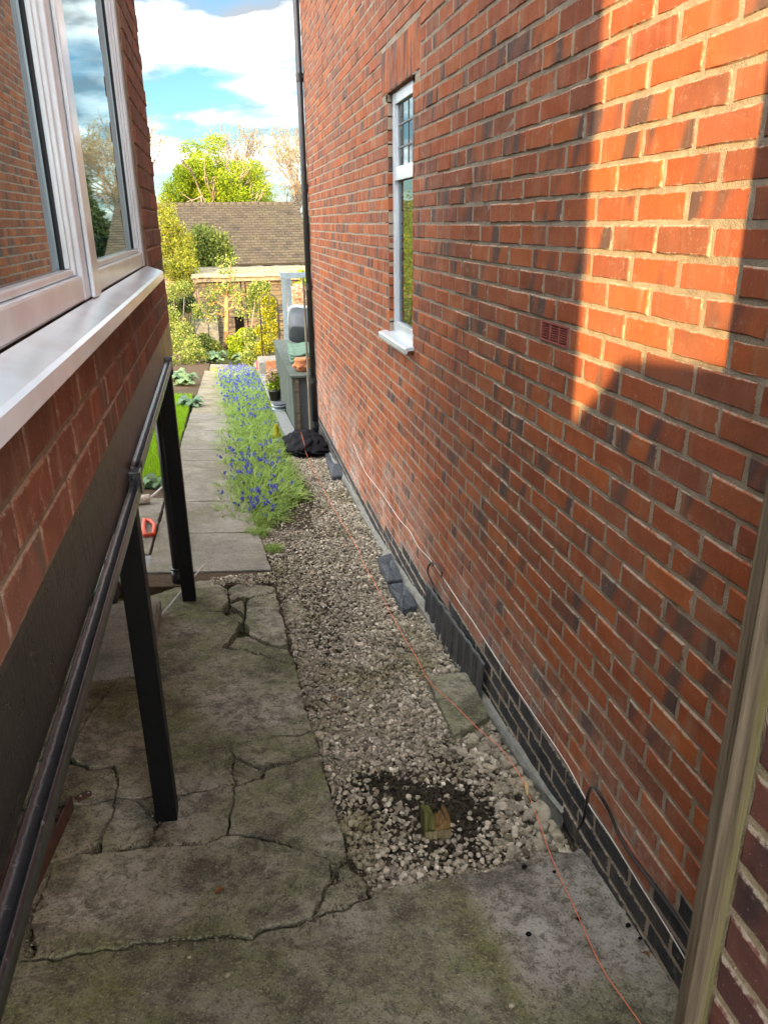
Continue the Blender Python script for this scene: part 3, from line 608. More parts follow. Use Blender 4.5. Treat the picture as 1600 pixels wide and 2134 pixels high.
# flagged garden path
gpath = tag(empty('garden_path'), kind='structure')
ys = [4.62, 5.45, 6.33, 7.12, 7.98, 8.55, 9.2, 9.8, 10.4, 11.2, 11.95, 12.6, 13.4, 14.1, 14.9, 15.7, 16.5, 17.25]
for i in range(len(ys)-1):
    a, b = ys[i], ys[i+1]
    xl = lambda y: (-0.62 if y > 4.7 else -0.36) + 0.012*max(0, y-9); xr = lambda y: 0.17 - 0.12*min(1, max(0, y-4.6)/2.0) - 0.008*max(0, y-6.6)
    slab('slab', [W(xl(a+0.1), a), W(xr(a), a), W(xr(b), b), W(xl(b), b)], m_flag if i < 9 else m_flag_far, gpath, gap=0.006, lift=0.002*((i*7) % 3), jag=0.003)
slab('slab', [W(-0.42, 17.4), W(-0.02, 17.4), W(0.0, 18.3), W(-0.40, 18.3)], m_flag_far, gpath, lift=0.05)
# patio flags left of the path
for (x0, x1, y0, y1, mt) in ((-1.5,-0.63,5.0,5.9,m_flag),(-1.5,-0.63,5.92,6.5,m_flag),(-0.92,-0.37,4.62,4.98,m_slate),(-1.5,-0.94,4.62,4.98,m_flag)):
    slab('slab', [W(x0,y0),W(x1,y0),W(x1,y1),W(x0,y1)], mt, gpath, gap=0.006, lift=-0.002, jag=0.002)

# ------------------------------------------------------------------ right-hand house
XW = 1.033; CH = 0.0738; Z0 = -0.013; BL = 0.225; YP = 2.2465; JT = 0.0088
house = tag(empty('brick_house', (XW, 0, 0)), 'tall red brick house wall with a narrow window, right of the alley', 'house')
OPEN = (4.314, 4.955, -0.672, 0.697)       # window opening y0,y1,z0,z1
SOLD = (4.16, 5.11, 0.697, 0.921)          # soldier course over it
YA, YB = 0.30, 9.36
def brick_mesh(name, L, H, D, mat, seed):
    # front faces -X, worn arrises, slightly uneven outline
    rn = random.Random(seed); j = lambda s: (rn.random()-0.5)*2*s
    ring = []
    nl = 4
    for k in range(nl+1): ring.append((-L/2+L*k/nl, -H/2))
    for k in range(1, 2): ring.append((L/2, 0))
    for k in range(nl+1): ring.append((L/2-L*k/nl, H/2))
    ring.append((-L/2, 0))
    n = len(ring); outer = [(y+j(0.0019), z+j(0.0017)) for y, z in ring]
    inner = []
    for y, z in outer:
        inner.append((y*(1-0.006/L*2) - (0.001 if y > 0 else -0.001), z*(1-0.0048/H*2)))
    dep = [j(0.0010) for _ in range(n)]
    vs = [(D, y, z) for y, z in outer]+[(0.0038+abs(j(0.0015)), y, z) for y, z in outer]+[(dep[i], y, z) for i, (y, z) in enumerate(inner)]
    fs = [(i, i+n, (i+1) % n+n, (i+1) % n) for i in range(n)]+[(i+n, i+2*n, (i+1) % n+2*n, (i+1) % n+n) for i in range(n)]+[tuple(range(2*n, 3*n))]
    return MB().add(vs, fs)
def kblue(y):
    for lim, k in ((1.334, 21), (1.45, 22), (1.571, 23), (2.835, 24), (3.40, 25), (3.86, 26), (4.5, 27), (5.1, 28), (5.9, 29), (99, 30)):
        if y < lim: return k
def wall_base(y): return np.interp(y, [0.3, 1.3, 1.85, 2.1, 2.7, 3.3, 3.9, 4.5, 5.4, 6.0, 7.0, 9.4], [-1.87, -1.915, -1.97, -2.03, -2.085, -2.14, -2.17, -2.245, -2.335, -2.36, -2.385, -2.56])
pieces = []                                # (y0,y1,z0,z1,blue,z_is_soldier)
for k in range(-48, 36):
    zt = Z0 - CH*k; zb = zt - CH
    off = YP + (0 if k % 2 == 0 else BL/2)
    i0 = int(math.floor((YA-off)/BL)) - 1
    for i in range(i0, i0+45):
        y0 = max(off+i*BL, YA); y1 = min(off+(i+1)*BL, YB)
        if y1-y0 < 0.03: continue
        if zt < wall_base((y0+y1)/2) - 0.06: continue
        segs = [(y0, y1)]
        for (a, b, c, d) in (OPEN, SOLD):
            if zt-JT > c+0.004 and zb+JT/2 < d-0.004:
                ns = []
                for (p, q) in segs:
                    if q <= a or p >= b: ns.append((p, q)); continue
                    if p < a-0.03: ns.append((p, a+JT/2))
                    if q > b+0.03: ns.append((b-JT/2, q))
                segs = ns
        if k == 4: segs = [s for s in segs if abs((s[0]+s[1])/2-2.359) > 0.05]      # the air brick sits here
        for (p, q) in segs:
            lo, hi = zb, zt
            pieces.append((p, q, lo, hi, k >= kblue((p+q)/2)))
ns = 11
for i in range(ns):
    w = (SOLD[1]-SOLD[0])/ns; pieces.append((SOLD[0]+i*w, SOLD[0]+(i+1)*w, SOLD[2]-0.004, SOLD[3]+0.006, False))
def screen_area(p):
    ym, zm = (p[0]+p[1])/2, (p[2]+p[3])/2
    u, v, d = project((XW, ym, zm))
    if d <= 0.1 or not (-40 < u < 1640 and -60 < v < 2190): return 0
    a = project((XW, p[0], zm)); b = project((XW, p[1], zm)); c = project((XW, ym, p[2])); e = project((XW, ym, p[3]))
    if u > 1405 + (2134-v)*0.155: return 0
    return abs(a[0]-b[0])*abs(c[1]-e[1])
pieces.sort(key=screen_area, reverse=True)
nred = nblue = 0; VAR = {}
RV, RF, BV, BF_ = [], [], [], []
templates = {}
for p in pieces:
    L = p[1]-p[0]-JT; H = p[3]-p[2]-JT; blue = p[4]; loc = (0.0022*(random.random()-0.5)*2, (p[0]+p[1])/2 + (random.random()-0.5)*0.002, (p[2]+p[3])/2+(random.random()-0.5)*0.002)
    if L < 0.02 or H < 0.02: continue
    vi = random.randrange(9); key = (round(L, 3), round(H, 3), vi)
    ok = screen_area(p) > 0 and ((blue and nblue < 110) or (not blue and nred < 300))
    if ok:
        kk = key+(blue,)
        if kk not in VAR: VAR[kk] = brick_mesh('brick', L, H, 0.05, None, zlib.crc32(repr(key).encode()) % 99991).mesh('brick', m_blue_o if blue else m_brick_o)
        o = link('engineering_brick' if blue else 'brick', VAR[kk], house, loc)
        if blue: nblue += 1
        else: nred += 1
    else:
        if key not in templates: templates[key] = brick_mesh('b', L, H, 0.05, None, zlib.crc32(repr(key).encode()) % 99991)
        t = templates[key]; VV, FF = (BV, BF_) if blue else (RV, RF)
        b0 = len(VV); VV.extend([(x+XW+loc[0], y+loc[1], z+loc[2]) for x, y, z in t.v]); FF.extend([tuple(i+b0 for i in f) for f in t.f])
def raw(name, V, Fc, mat, parent):
    me = bpy.data.meshes.new(name); me.from_pydata(V, [], Fc); me.materials.append(mat); me.update(); o = link(name, me); kid(o, parent); return o
tag(raw('brickwork', RV, RF, m_brick_i, house), kind='stuff')
if BV: tag(raw('engineering_brickwork', BV, BF_, m_blue_i, house), kind='stuff')
# mortar: a recessed sheet with the window opening left out, then the solid wall behind
mb = MB(); xm = XW+0.0030
ZT, ZB = Z0+CH*48, -2.75
def mrect(y0, y1, z0, z1): mb.add([(xm, y0, z0), (xm, y1, z0), (xm, y1, z1), (xm, y0, z1)], [(0, 3, 2, 1)])
AYA, AYB, AZB, AZT = 2.2515, 2.4665, Z0-CH*5+JT/2, Z0-CH*4-JT/2
mrect(YA, AYA, ZB, ZT); mrect(AYB, OPEN[0], ZB, ZT); mrect(AYA, AYB, ZB, AZB); mrect(AYA, AYB, AZT, ZT); mrect(OPEN[1], YB, ZB, ZT); mrect(OPEN[0], OPEN[1], ZB, OPEN[2]); mrect(OPEN[0], OPEN[1], OPEN[3], ZT)
kid(mb.build('mortar', m_mortar, None, fix=False), house)
# body of the house, kept clear of the window recess
body = MB(); xb = XW+0.055
body.box(xb, 6.5, YA, OPEN[0]-0.001, ZB, ZT); body.box(xb, 6.5, OPEN[1]+0.001, YB, ZB, ZT); body.box(xb, 6.5, OPEN[0], OPEN[1], ZB, OPEN[2]-0.002); body.box(xb, 6.5, OPEN[0], OPEN[1], OPEN[3]+0.002, ZT)
body.box(XW+0.16, 6.5, OPEN[0], OPEN[1], OPEN[2], OPEN[3])
kid(body.build('wall_core', m_brick_i, None), house)
# reveals of the opening: cut brick ends, course by course
for k in range(-10, 10):
    zt = Z0-CH*k; zb = zt-CH
    a, b = max(zb, OPEN[2])+JT/2, min(zt, OPEN[3])-JT/2
    if b-a < 0.02: continue
    for yy, s in ((OPEN[1], 1), (OPEN[0], -1)):
        m2 = MB().box(XW+0.003, XW+0.07, yy+(0.0005 if s > 0 else -0.045), yy+(0.045 if s > 0 else -0.0005), a, b)
        kid(m2.build('brick', m_brick_o, None), house)
# window: frame, two lights, leaded top, sill
win = tag(empty('window', (0, 0, 0)), None); kid(win, house)
XF = XW+0.030
def wbox(name, y0, y1, z0, z1, x0, x1, mat, bev=0.004):
    o = MB().box(x0, x1, y0, y1, z0, z1).build(name, mat, None, bevel=bev); o.parent = win; return o
fy0, fy1, fz0, fz1 = OPEN[0]+0.004, OPEN[1]-0.004, OPEN[2]+0.004, OPEN[3]-0.004
wbox('frame', fy1-0.062, fy1, fz0, fz1, XF, XF+0.06, m_upvc)
wbox('frame', fy0, fy0+0.062, fz0, fz1, XF, XF+0.06, m_upvc)
wbox('frame', fy0+0.063, fy1-0.063, fz1-0.062, fz1, XF+0.001, XF+0.06, m_upvc)
wbox('frame', fy0+0.063, fy1-0.063, fz0, fz0+0.075, XF+0.001, XF+0.06, m_upvc)
TZ = 0.262
wbox('transom', fy0+0.063, fy1-0.063, TZ-0.038, TZ+0.038, XF-0.002, XF+0.06, m_upvc)
for (a, b) in ((fz0+0.075, TZ-0.038), (TZ+0.038, fz1-0.062)):
    wbox('gasket', fy0+0.063, fy1-0.063, a, b, XF+0.028, XF+0.036, m_gasket, 0)
    wbox('bead', fy1-0.085, fy1-0.064, a+0.001, b-0.001, XF+0.010, XF+0.027, m_upvc, 0.003)
    wbox('pane', fy0+0.068, fy1-0.092, a+0.006, b-0.006, XF+0.020, XF+0.027, m_glass, 0)
for yy in (fy1-0.20, fy1-0.34): wbox('lead_bar', yy-0.004, yy+0.004, TZ+0.045, fz1-0.07, XF+0.0165, XF+0.0195, m_lead, 0)
for zz in (0.40, 0.52): wbox('lead_bar', fy0+0.07, fy1-0.095, zz-0.004, zz+0.004, XF+0.014, XF+0.016, m_lead, 0)
# sill with a drip nose
sv = [(XF+0.03, -0.655), (XW-0.045, -0.674), (XW-0.052, -0.680), (XW-0.052, -0.706), (XW-0.040, -0.706), (XW-0.036, -0.690), (XF+0.03, -0.680)]
mb = MB(); y0, y1 = 4.275, 5.05; nsv = len(sv)
mb.add([(x, y0, z) for x, z in sv]+[(x, y1, z) for x, z in sv], [tuple(range(nsv))[::-1], tuple(range(nsv, 2*nsv))]+[(i, (i+1) % nsv, (i+1) % nsv+nsv, i+nsv) for i in range(nsv)])
o = mb.build('sill', m_upvc, None); o.parent = win
# air brick
ab = empty('air_brick', (0, 0, 0)); kid(ab, house)
za, zb_ = Z0-CH*4-JT/2, Z0-CH*5+JT/2; ya, yb = 2.2515, 2.4665
o = MB().box(XW+0.016, XW+0.05, ya, yb, zb_, za).build('recess', m_dark, None); o.parent = ab
fr = MB().box(XW-0.001, XW+0.02, ya, ya+0.008, zb_, za).box(XW-0.001, XW+0.02, yb-0.008, yb, zb_, za)
fr.box(XW-0.0008, XW+0.02, ya+0.0085, yb-0.0085, za-0.006, za-0.0002).box(XW-0.0008, XW+0.02, ya+0.0085, yb-0.0085, zb_+0.0002, zb_+0.006)
for yy in (ya+0.0717, ya+0.1433): fr.box(XW-0.0005, XW+0.02, yy-0.003, yy+0.003, zb_+0.0062, za-0.0062)
o = fr.build('grille_frame', m_airbrick, None); o.parent = ab
for i in range(1, 7):
    zz = zb_+0.006+(za-zb_-0.012)*i/7
    o = MB().box(XW+0.001, XW+0.02, ya+0.009, yb-0.009, zz-0.0014, zz+0.0014).build('slat', m_airbrick, None); o.parent = ab
# cement haunch along the foot of the wall
mb = MB(); yy = [2.0+0.12*i for i in range(60)]; vs = []
for y in yy:
    zt = wall_base(y); w = (0.016+0.014*hash2(y, 1)+0.03*max(0, 1-abs(y-5.0)/1.6))*min(1, (y-1.95)/0.4); t = zt+0.03+0.012*hash2(y, 4)
    vs += [(XW+0.003, y, t+0.022), (XW-0.012, y, t+0.012), (XW-w, y, t-0.012), (XW-w-0.012, y, t-0.16)]
fs = [(i*4+k, i*4+k+1, (i+1)*4+k+1, (i+1)*4+k) for i in range(len(yy)-1) for k in range(3)]
mb.add(vs, fs); kid(mb.build('haunch', m_haunch, None), house)
# downpipe at the far corner
dp = tag(empty('downpipe', (1.0, 9.32, -2.52)), 'black plastic downpipe at the far end of the red brick wall', 'downpipe')
dx, dy = 0.992, 9.32
kid(MB().tube([(dx, dy, -2.56), (dx, dy, 3.4)], 0.034, 14).build('pipe', m_pipe, None, True), dp)
for zz in (1.45, 0.36, -0.70, -1.80, -2.35):
    kid(MB().tube([(dx, dy, zz-0.04), (dx, dy, zz+0.04)], 0.040, 14).box(dx+0.02, XW+0.05, dy-0.055, dy-0.03, zz-0.012, zz+0.012).build('bracket', m_pipe, None), dp)
kid(MB().tube([(dx-0.055, dy+0.05, -2.56), (dx-0.055, dy+0.05, -0.6)], 0.014, 8).build('batten', m_fence, None), dp)

# ------------------------------------------------------------------ pier and timber at the right edge
pier = tag(empty('brick_pier', (0.575, 0.3, -1.9)), 'dark purple brick pier behind the timber strip, bottom right corner', 'pier')
XP = 0.575; k0 = 0
for k in range(-16, 26):
    zt = Z0-0.012-CH*k; zb = zt-CH; off = 0.655-(0 if k % 2 == 0 else BL/2)
    for i in range(-3, 1):
        y0, y1 = max(off+i*BL, -0.02), min(off+(i+1)*BL, 0.655)
        if y1-y0 < 0.03: continue
        key = ('p', round(y1-y0, 3), random.randrange(6))
        if key not in VAR: VAR[key] = brick_mesh('brick', y1-y0-0.012, CH-0.012, 0.05, None, zlib.crc32(repr(key).encode()) % 9973).mesh('brick', m_brick_p)
        o = link('brick', VAR[key]); o.location = (XP, (y0+y1)/2, (zt+zb)/2); kid(o, pier)
kid(MB().box(XP+0.004, XW-0.01, -0.02, 0.6555, -2.0, 1.19).build('mortar', m_mortar_p, None), pier)
post = tag(empty('timber_strip', (0.556, 0.66, -1.9)), 'weathered grey timber strip with green algae, fixed to the dark brick pier', 'timber')
mb = MB(); zs = [-1.92+0.08*i for i in range(41)]
for z in zs:
    w = 0.0012*(hash2(z, 2)-0.5); q = 0.003
    x0, x1, y0, y1 = 0.5405+w, 0.5748, 0.6455+w*0.6, 0.6725
    mb.v += [(x0+q, y0, z), (x1-q, y0, z), (x1, y0+q, z), (x1, y1, z), (x0+q, y1, z), (x0, y1-q, z), (x0, y0+q, z)]
for i in range(len(zs)-1):
    for k in range(7): mb.f.append((i*7+k, i*7+(k+1) % 7, (i+1)*7+(k+1) % 7, (i+1)*7+k))
mb.f.append(tuple(range(7))); mb.f.append(tuple(len(mb.v)-7+k for k in range(7)))
kid(mb.build('batten', m_post, None), post)
# ------------------------------------------------------------------ left-hand house: bay carried on a steel frame
left = tag(empty('bay_house', (-0.30, 2.3, -0.7)), 'brick bay with white framed windows raised on black steel posts, left side', 'house')
XL = -0.30; LC = 0.0815; LB = 0.2325; YE = 4.545; YN = 0.02
ZSB, ZLT, ZLB = -0.218, -0.505, -0.70
def lbrick(y0, y1, z0, z1):
    L, H = y1-y0-0.009, z1-z0-0.008
    if L < 0.025 or H < 0.02: return
    key = ('l', round(L, 3), round(H, 3), random.randrange(6))
    if key not in VAR:
        t = brick_mesh('brick', L, H, 0.06, None, zlib.crc32(repr(key).encode()) % 9973); t.v = [(-x, -y, z) for x, y, z in t.v]
        VAR[key] = t.mesh('brick', m_brick_l)
    o = link('brick', VAR[key]); o.location = (XL+(random.random()-0.5)*0.002, (y0+y1)/2, (z0+z1)/2); kid(o, left)
for k in range(-17, 5):
    zt = ZLT+LC*(1-k) if False else ZLT-LC*(k-4)+0.0; zb = zt-LC
    if zb < ZLT-0.001: continue
    off = YE-(0 if k % 2 == 0 else LB/2)
    for i in range(-21, 1):
        y0, y1 = max(off+(i-1)*LB, YN), min(off+i*LB, YE)
        if y1-y0 < 0.03: continue
        if zb >= ZSB-0.02:
            if y1 < 3.62: continue
            y0 = max(y0, 3.593)
        lbrick(y0, y1, zb, min(zt, ZSB) if (zb < ZSB-0.02 and zt > ZSB) else zt)
kid(MB().box(-0.36, XL-0.004, YN, YE-0.004, ZLT, ZSB).box(-0.36, XL-0.0045, 3.596, YE-0.0045, ZSB-0.001, 1.25).box(-0.47, XL, YN, 0.055, ZSB-0.001, 1.25).build('mortar', m_mortar_l, None), left)
kid(MB().box(-1.7, -0.362, YN, YE-0.006, ZLB+0.004, ZSB+0.03).box(-1.7, -0.47, YN+0.02, YE-0.006, ZSB+0.03, 1.30).box(-1.7, -0.362, 3.60, YE-0.006, ZSB+0.03, 1.30).box(-1.701, -0.30, YN, YE+0.03, 1.25, 1.38).build('wall_core', m_brick_l, None), left)
# end face of the bay, brick by brick
for k in range(-17, 5):
    zt = ZLT-LC*(k-4); zb = zt-LC
    if zb < ZLT-0.001: continue
    o = MB().box(XL-(0.105 if k % 2 else 0.215), XL-0.006, YE-0.02, YE+0.0015, zb+0.004, zt-0.004).build('brick', m_brick_l, None, bevel=0.003); kid(o, left)
# rough concrete lintel
mb = MB(); n = 40; yy = [YN+(YE-0.01-YN)*i/n for i in range(n+1)]; vs = []
for y in yy:
    w = 0.002*(hash2(y, 3)-0.5)
    vs += [(XL-0.005, y, ZLT-0.001+0.003*(hash2(y, 8)-0.5)), (XL-0.003+w, y, ZLT-0.012), (XL-0.003-w, y, ZLB+0.02), (XL-0.006, y, ZLB), (-0.40, y, ZLB), (-0.40, y, ZLT-0.002)]
fs = [(i*6+k, i*6+(k+1) % 6, (i+1)*6+(k+1) % 6, (i+1)*6+k) for i in range(n) for k in range(6)] + [tuple(range(6)), tuple(n*6+k for k in range(6))]
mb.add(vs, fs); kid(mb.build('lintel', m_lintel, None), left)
# window of the bay
lw = empty('window', (0, 0, 0)); kid(lw, left)
def lbox(name, x0, x1, y0, y1, z0, z1, mat, bev=0.004):
    o = MB().box(x0, x1, y0, y1, z0, z1).build(name, mat, None, bevel=bev); o.parent = lw; return o
FX = -0.312; WB = -0.165
lbox('frame', FX-0.07, FX, 0.06, 0.13, WB, 1.25, m_upvc, 0.006)
lbox('mullion', FX-0.07, FX, 1.955, 2.21, WB, 1.25, m_upvc, 0.006)
lbox('mullion', FX+0.0005, FX+0.011, 2.03, 2.135, WB, 1.25, m_upvc, 0.005)
lbox('frame', FX-0.07, FX, 3.515, 3.590, WB, 1.25, m_upvc, 0.006)
for (a, b) in ((0.131, 1.954), (2.211, 3.514)):
    lbox('frame', FX-0.069, FX-0.002, a, b, WB, -0.108, m_upvc, 0.006)
    lbox('frame', FX-0.052, FX-0.010, b-0.030, b, -0.1075, 1.25, m_upvc, 0.005)
    lbox('frame', FX-0.052, FX-0.010, a, a+0.040, -0.1075, 1.25, m_upvc, 0.005)
    lbox('bead', FX-0.045, FX-0.014, a+0.041, b-0.0305, -0.1073, -0.092, m_upvc, 0.004)
    lbox('bead', FX-0.045, FX-0.018, b-0.050, b-0.0308, -0.0915, 1.25, m_upvc, 0.004)
    lbox('gasket', FX-0.044, FX-0.028, b-0.058, b-0.0503, -0.0915, 1.25, m_gasket, 0)
    lbox('pane', FX-0.044, FX-0.033, a+0.041, b-0.0585, -0.0918, 1.25, m_glass, 0)
sv = [(FX+0.002, -0.166), (-0.247, -0.184), (-0.240, -0.189), (-0.240, -0.217), (-0.251, -0.217), (-0.255, -0.200), (-0.30, -0.196), (FX+0.002, -0.196)]
mb = MB(); y0, y1 = 0.04, 3.62; nsv = len(sv)
mb.add([(x, y0, z) for x, z in sv]+[(x, y1-(0.07 if x > -0.26 else 0), z) for x, z in sv], [tuple(range(nsv)), tuple(range(nsv, 2*nsv))[::-1]]+[(i, i+nsv, (i+1) % nsv+nsv, (i+1) % nsv) for i in range(nsv)])
o = mb.build('sill', m_upvc, None); o.parent = lw
lbox('sill_support', -0.36, -0.302, 0.05, 3.585, -0.2185, -0.1965, m_upvc, 0)
# main block of the house set back
kid(MB().box(-7.0, -1.702, -1.95, 4.3, -2.3, 4.4).build('house_wall', m_brick_l, None), left)
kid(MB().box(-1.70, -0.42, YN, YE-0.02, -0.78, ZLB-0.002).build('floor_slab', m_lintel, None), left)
# steel frame under the bay
steel = tag(empty('steel_frame', (-0.33, 2.2, -1.9)), 'black painted steel beam on two square posts carrying the bay', 'steel frame')
def beam(y0, y1, za, zb):
    mb = MB(); prof = [(-0.3025, -0.001), (-0.3015, 0.0022), (-0.2990, 0.0020), (-0.2975, -0.0008), (-0.2800, -0.0008), (-0.2785, 0.0020), (-0.2758, 0.0024), (-0.2736, -0.0005), (-0.2732, -0.006), (-0.2735, -0.030), (-0.278, -0.032), (-0.280, -0.010), (-0.3025, -0.010)]
    n = 24; vs = []; m = len(prof)
    for i in range(n+1):
        y = y0+(y1-y0)*i/n; z = za+(zb-za)*i/n; w = 0.0012*(hash2(y, 5)-0.5)
        vs += [(x+w, y, z+h+w) for x, h in prof]
    fs = [(i*m+k, i*m+(k+1) % m, (i+1)*m+(k+1) % m, (i+1)*m+k) for i in range(n) for k in range(m)]+[tuple(range(m)), tuple(n*m+k for k in range(m))]
    mb.add(vs, fs); return mb
kid(beam(0.05, 2.18, -0.712, -0.690).build('beam', m_black, None, True), steel)
kid(beam(2.215, 3.96, -0.652, -0.628).build('beam', m_black, None, True), steel)
kid(MB().box(-0.306, -0.2705, 2.175, 2.222, -0.72, -0.654).build('joint_plate', m_black, None, bevel=0.004), steel)
kid(MB().box(-0.308, -0.272, 3.945, 3.985, -0.70, -0.612).build('joint_plate', m_black, None, bevel=0.004), steel)
for (x0, x1, y0, y1) in ((-0.368, -0.298, 2.185, 2.262), (-0.372, -0.297, 4.13, 4.21)):
    zb = gz(-0.33, y0)-0.03
    kid(MB().box(x0, x1, y0, y1, zb, -0.70).build('post', m_blackpost, None, bevel=0.005), steel)
kid(MB().box(-0.33, -0.272, 2.19, 2.255, -0.722, -0.7125).build('plate', m_black, None), steel)
dpl = tag(empty('drainpipe', (-0.43, 4.5, -2.05)), 'round black drainpipe with a collar, behind the far steel post', 'drainpipe')
px, py = -0.405, 4.47; zb = gz(px, py)
kid(MB().tube([(px, py, zb-0.02), (px, py, -0.70)], 0.036, 14).build('pipe', m_pipe, None, True), dpl)
kid(MB().tube([(px, py, zb+0.0), (px, py, zb+0.085)], 0.046, 14).tube([(px, py, zb+0.085), (px, py, zb+0.095)], 0.049, 14).build('collar', m_pipe, None, True), dpl)
# tall gate of boards, added unseen behind the viewpoint to block low sun
mask = tag(empty('sun_mask', (-0.9, -1.5, -1.7)), 'unseen added sun-blocking board gate standing behind the viewpoint', 'mask')
def mask_top(x): return float(np.interp(x, [-2.5, -1.24, -1.19, -1.095, -1.075, -0.80, -0.4], [0.46, 0.46, 0.51, 0.597, 0.648, 0.567, 0.46]))  # top outline shaped to give the shadow edge on the right wall
for i in range(39):
    x0 = -2.46+0.052*i; t0 = mask_top(x0); t1 = mask_top(x0+0.0515)
    o = MB().add([(x0,-1.5,-1.68),(x0+0.0515,-1.5,-1.68),(x0+0.0515,-1.48,-1.68),(x0,-1.48,-1.68),(x0,-1.5,t0),(x0+0.0515,-1.5,t1),(x0+0.0515,-1.48,t1),(x0,-1.48,t0)],
             [(0,3,2,1),(4,5,6,7),(0,1,5,4),(1,2,6,5),(2,3,7,6),(3,0,4,7)]).build('board', m_fence, None); kid(o, mask)
for zz in (-1.4, -0.4, 0.2): kid(MB().box(-2.46, -0.46, -1.478, -1.44, zz-0.05, zz+0.05).build('ledge', m_fence, None), mask)

# ------------------------------------------------------------------ gravel strip
def xslab(y):      # edge of the concrete along the gravel
    return float(np.interp(y, [1.7, 1.86, 1.98, 2.3, 2.55, 3.0, 3.57, 4.0, 4.59, 5.2, 5.6, 9.4], [0.33, 0.27, 0.25, 0.235, 0.222, 0.20, 0.19, 0.18, 0.175, 0.13, 0.05, 0.3]))
mb = MB(); xs = [0.0+0.06*i for i in range(19)]; ysg = [1.66+0.1*i for i in range(80)]
def gsoil(x, y): return gdip(x, y)-0.022+0.012*(hash2(x*3, y*3)-0.5)
SX, SY = 0.57, 2.0
def mound(x, y): return min(1.0, 1.15*math.exp(-(((x-0.63)/0.24)**2+((y-2.13)/0.20)**2))+0.8*math.exp(-(((x-0.42)/0.12)**2+((y-2.30)/0.10)**2)))
V = [(x, y, gsoil(x, y)+0.035*mound(x, y)) for y in ysg for x in xs]; nx = len(xs)
Fc = [(j*nx+i, j*nx+i+1, (j+1)*nx+i+1, (j+1)*nx+i) for j in range(len(ysg)-1) for i in range(nx-1)]
tag(link('gravel_bed', np_mesh('gravel_bed', V, Fc, m_soil, True)), kind='structure')
def pebble_field(n, y0, y1, sub, smin, smax, jitter):
    tv, tf = ico(sub); out_v, out_f, base = [], [], 0
    pos = []; scl = []
    while len(pos) < n:
        y = random.uniform(y0, y1); lo = xslab(y)+0.012; hi = 1.0
        if y < 1.9: lo = 0.30
        x = random.uniform(lo, hi)
        yfront = 1.70+0.10*(x-0.3)/0.7 if x > 0.3 else 1.85
        if y < yfront+0.02+0.025*hash2(x*20, 1): continue
        if y > 5.6 and x < 0.62+0.06*math.sin(y*3) and random.random() < 0.92: continue   # bluebells grow here
        if y > 8.6 and random.random() < 0.7: continue
        m = mound(x, y)
        if random.random() < 0.97*m: continue
        if random.random() < 1.3*hash2(round(x*5), round(y*4), 9)-0.75: continue
        s = random.uniform(smin, smax)*(1.25 if x > 0.8 else 1)*(0.8 if y > 4 else 1)
        z = gdip(x, y)+0.035*m+random.uniform(-0.022, 0.006)
        pos.append((x, y, z)); scl.append((s*random.uniform(0.8, 1.35), s*random.uniform(0.7, 1.0), s*random.uniform(0.45, 0.75)))
    pos = np.array(pos); scl = np.array(scl); rot = rand_rot(n, 0.5)
    k = 12
    for i in range(k):
        t = tv*(1+RNG.normal(0, jitter, (len(tv), 1))); sel = np.arange(n) % k == i
        v, f = inst(t, tf, pos[sel], rot[sel], scl[sel]); out_v.append(v); out_f.append(f+base); base += len(v)
    return np.concatenate(out_v), np.concatenate(out_f)
v1, f1 = pebble_field(12500, 1.7, 3.4, 2, 0.0040, 0.0118, 0.16)
v2, f2 = pebble_field(13000, 3.35, 5.8, 1, 0.0055, 0.0125, 0.18)
va, fa = pebble_field(900, 1.7, 5.8, 2, 0.0120, 0.0205, 0.10); f2 = np.concatenate([f2, fa+len(v2)]); v2 = np.concatenate([v2, va])
v3, f3 = pebble_field(8500, 5.7, 9.6, 1, 0.008, 0.015, 0.18)
tvj, tfj = ico(1); pj = []
for _ in range(520):
    u = random.uniform(440, 574); v = random.uniform(1192+(574-u)*0.09, 1216+4*math.sin(u*0.1)); p = ong(u, v); pj.append((p[0], p[1], p[2]-0.002+random.uniform(-0.006, 0.006)))
sj = RNG.uniform(0.004, 0.012, len(pj)); v4, f4 = inst(tvj*(1+RNG.normal(0, .15, (len(tvj), 1))), tfj, np.array(pj), rand_rot(len(pj), 0.6), np.stack([sj, sj*0.8, sj*0.6], 1))
V = np.concatenate([v1, v2, v3, v4]); Fc = np.concatenate([f1, f2+len(v1), f3+len(v1)+len(v2), f4+len(v1)+len(v2)+len(v3)])
gm = np_mesh('gravel', V, Fc, m_gravel, True); sm_ = np.ones(len(Fc), bool); sm_[len(f1):] = False; gm.polygons.foreach_set('use_smooth', sm_)
o = link('gravel', gm)
tag(o, 'pale pebble gravel between the concrete and the brick wall', 'gravel', kind='stuff')
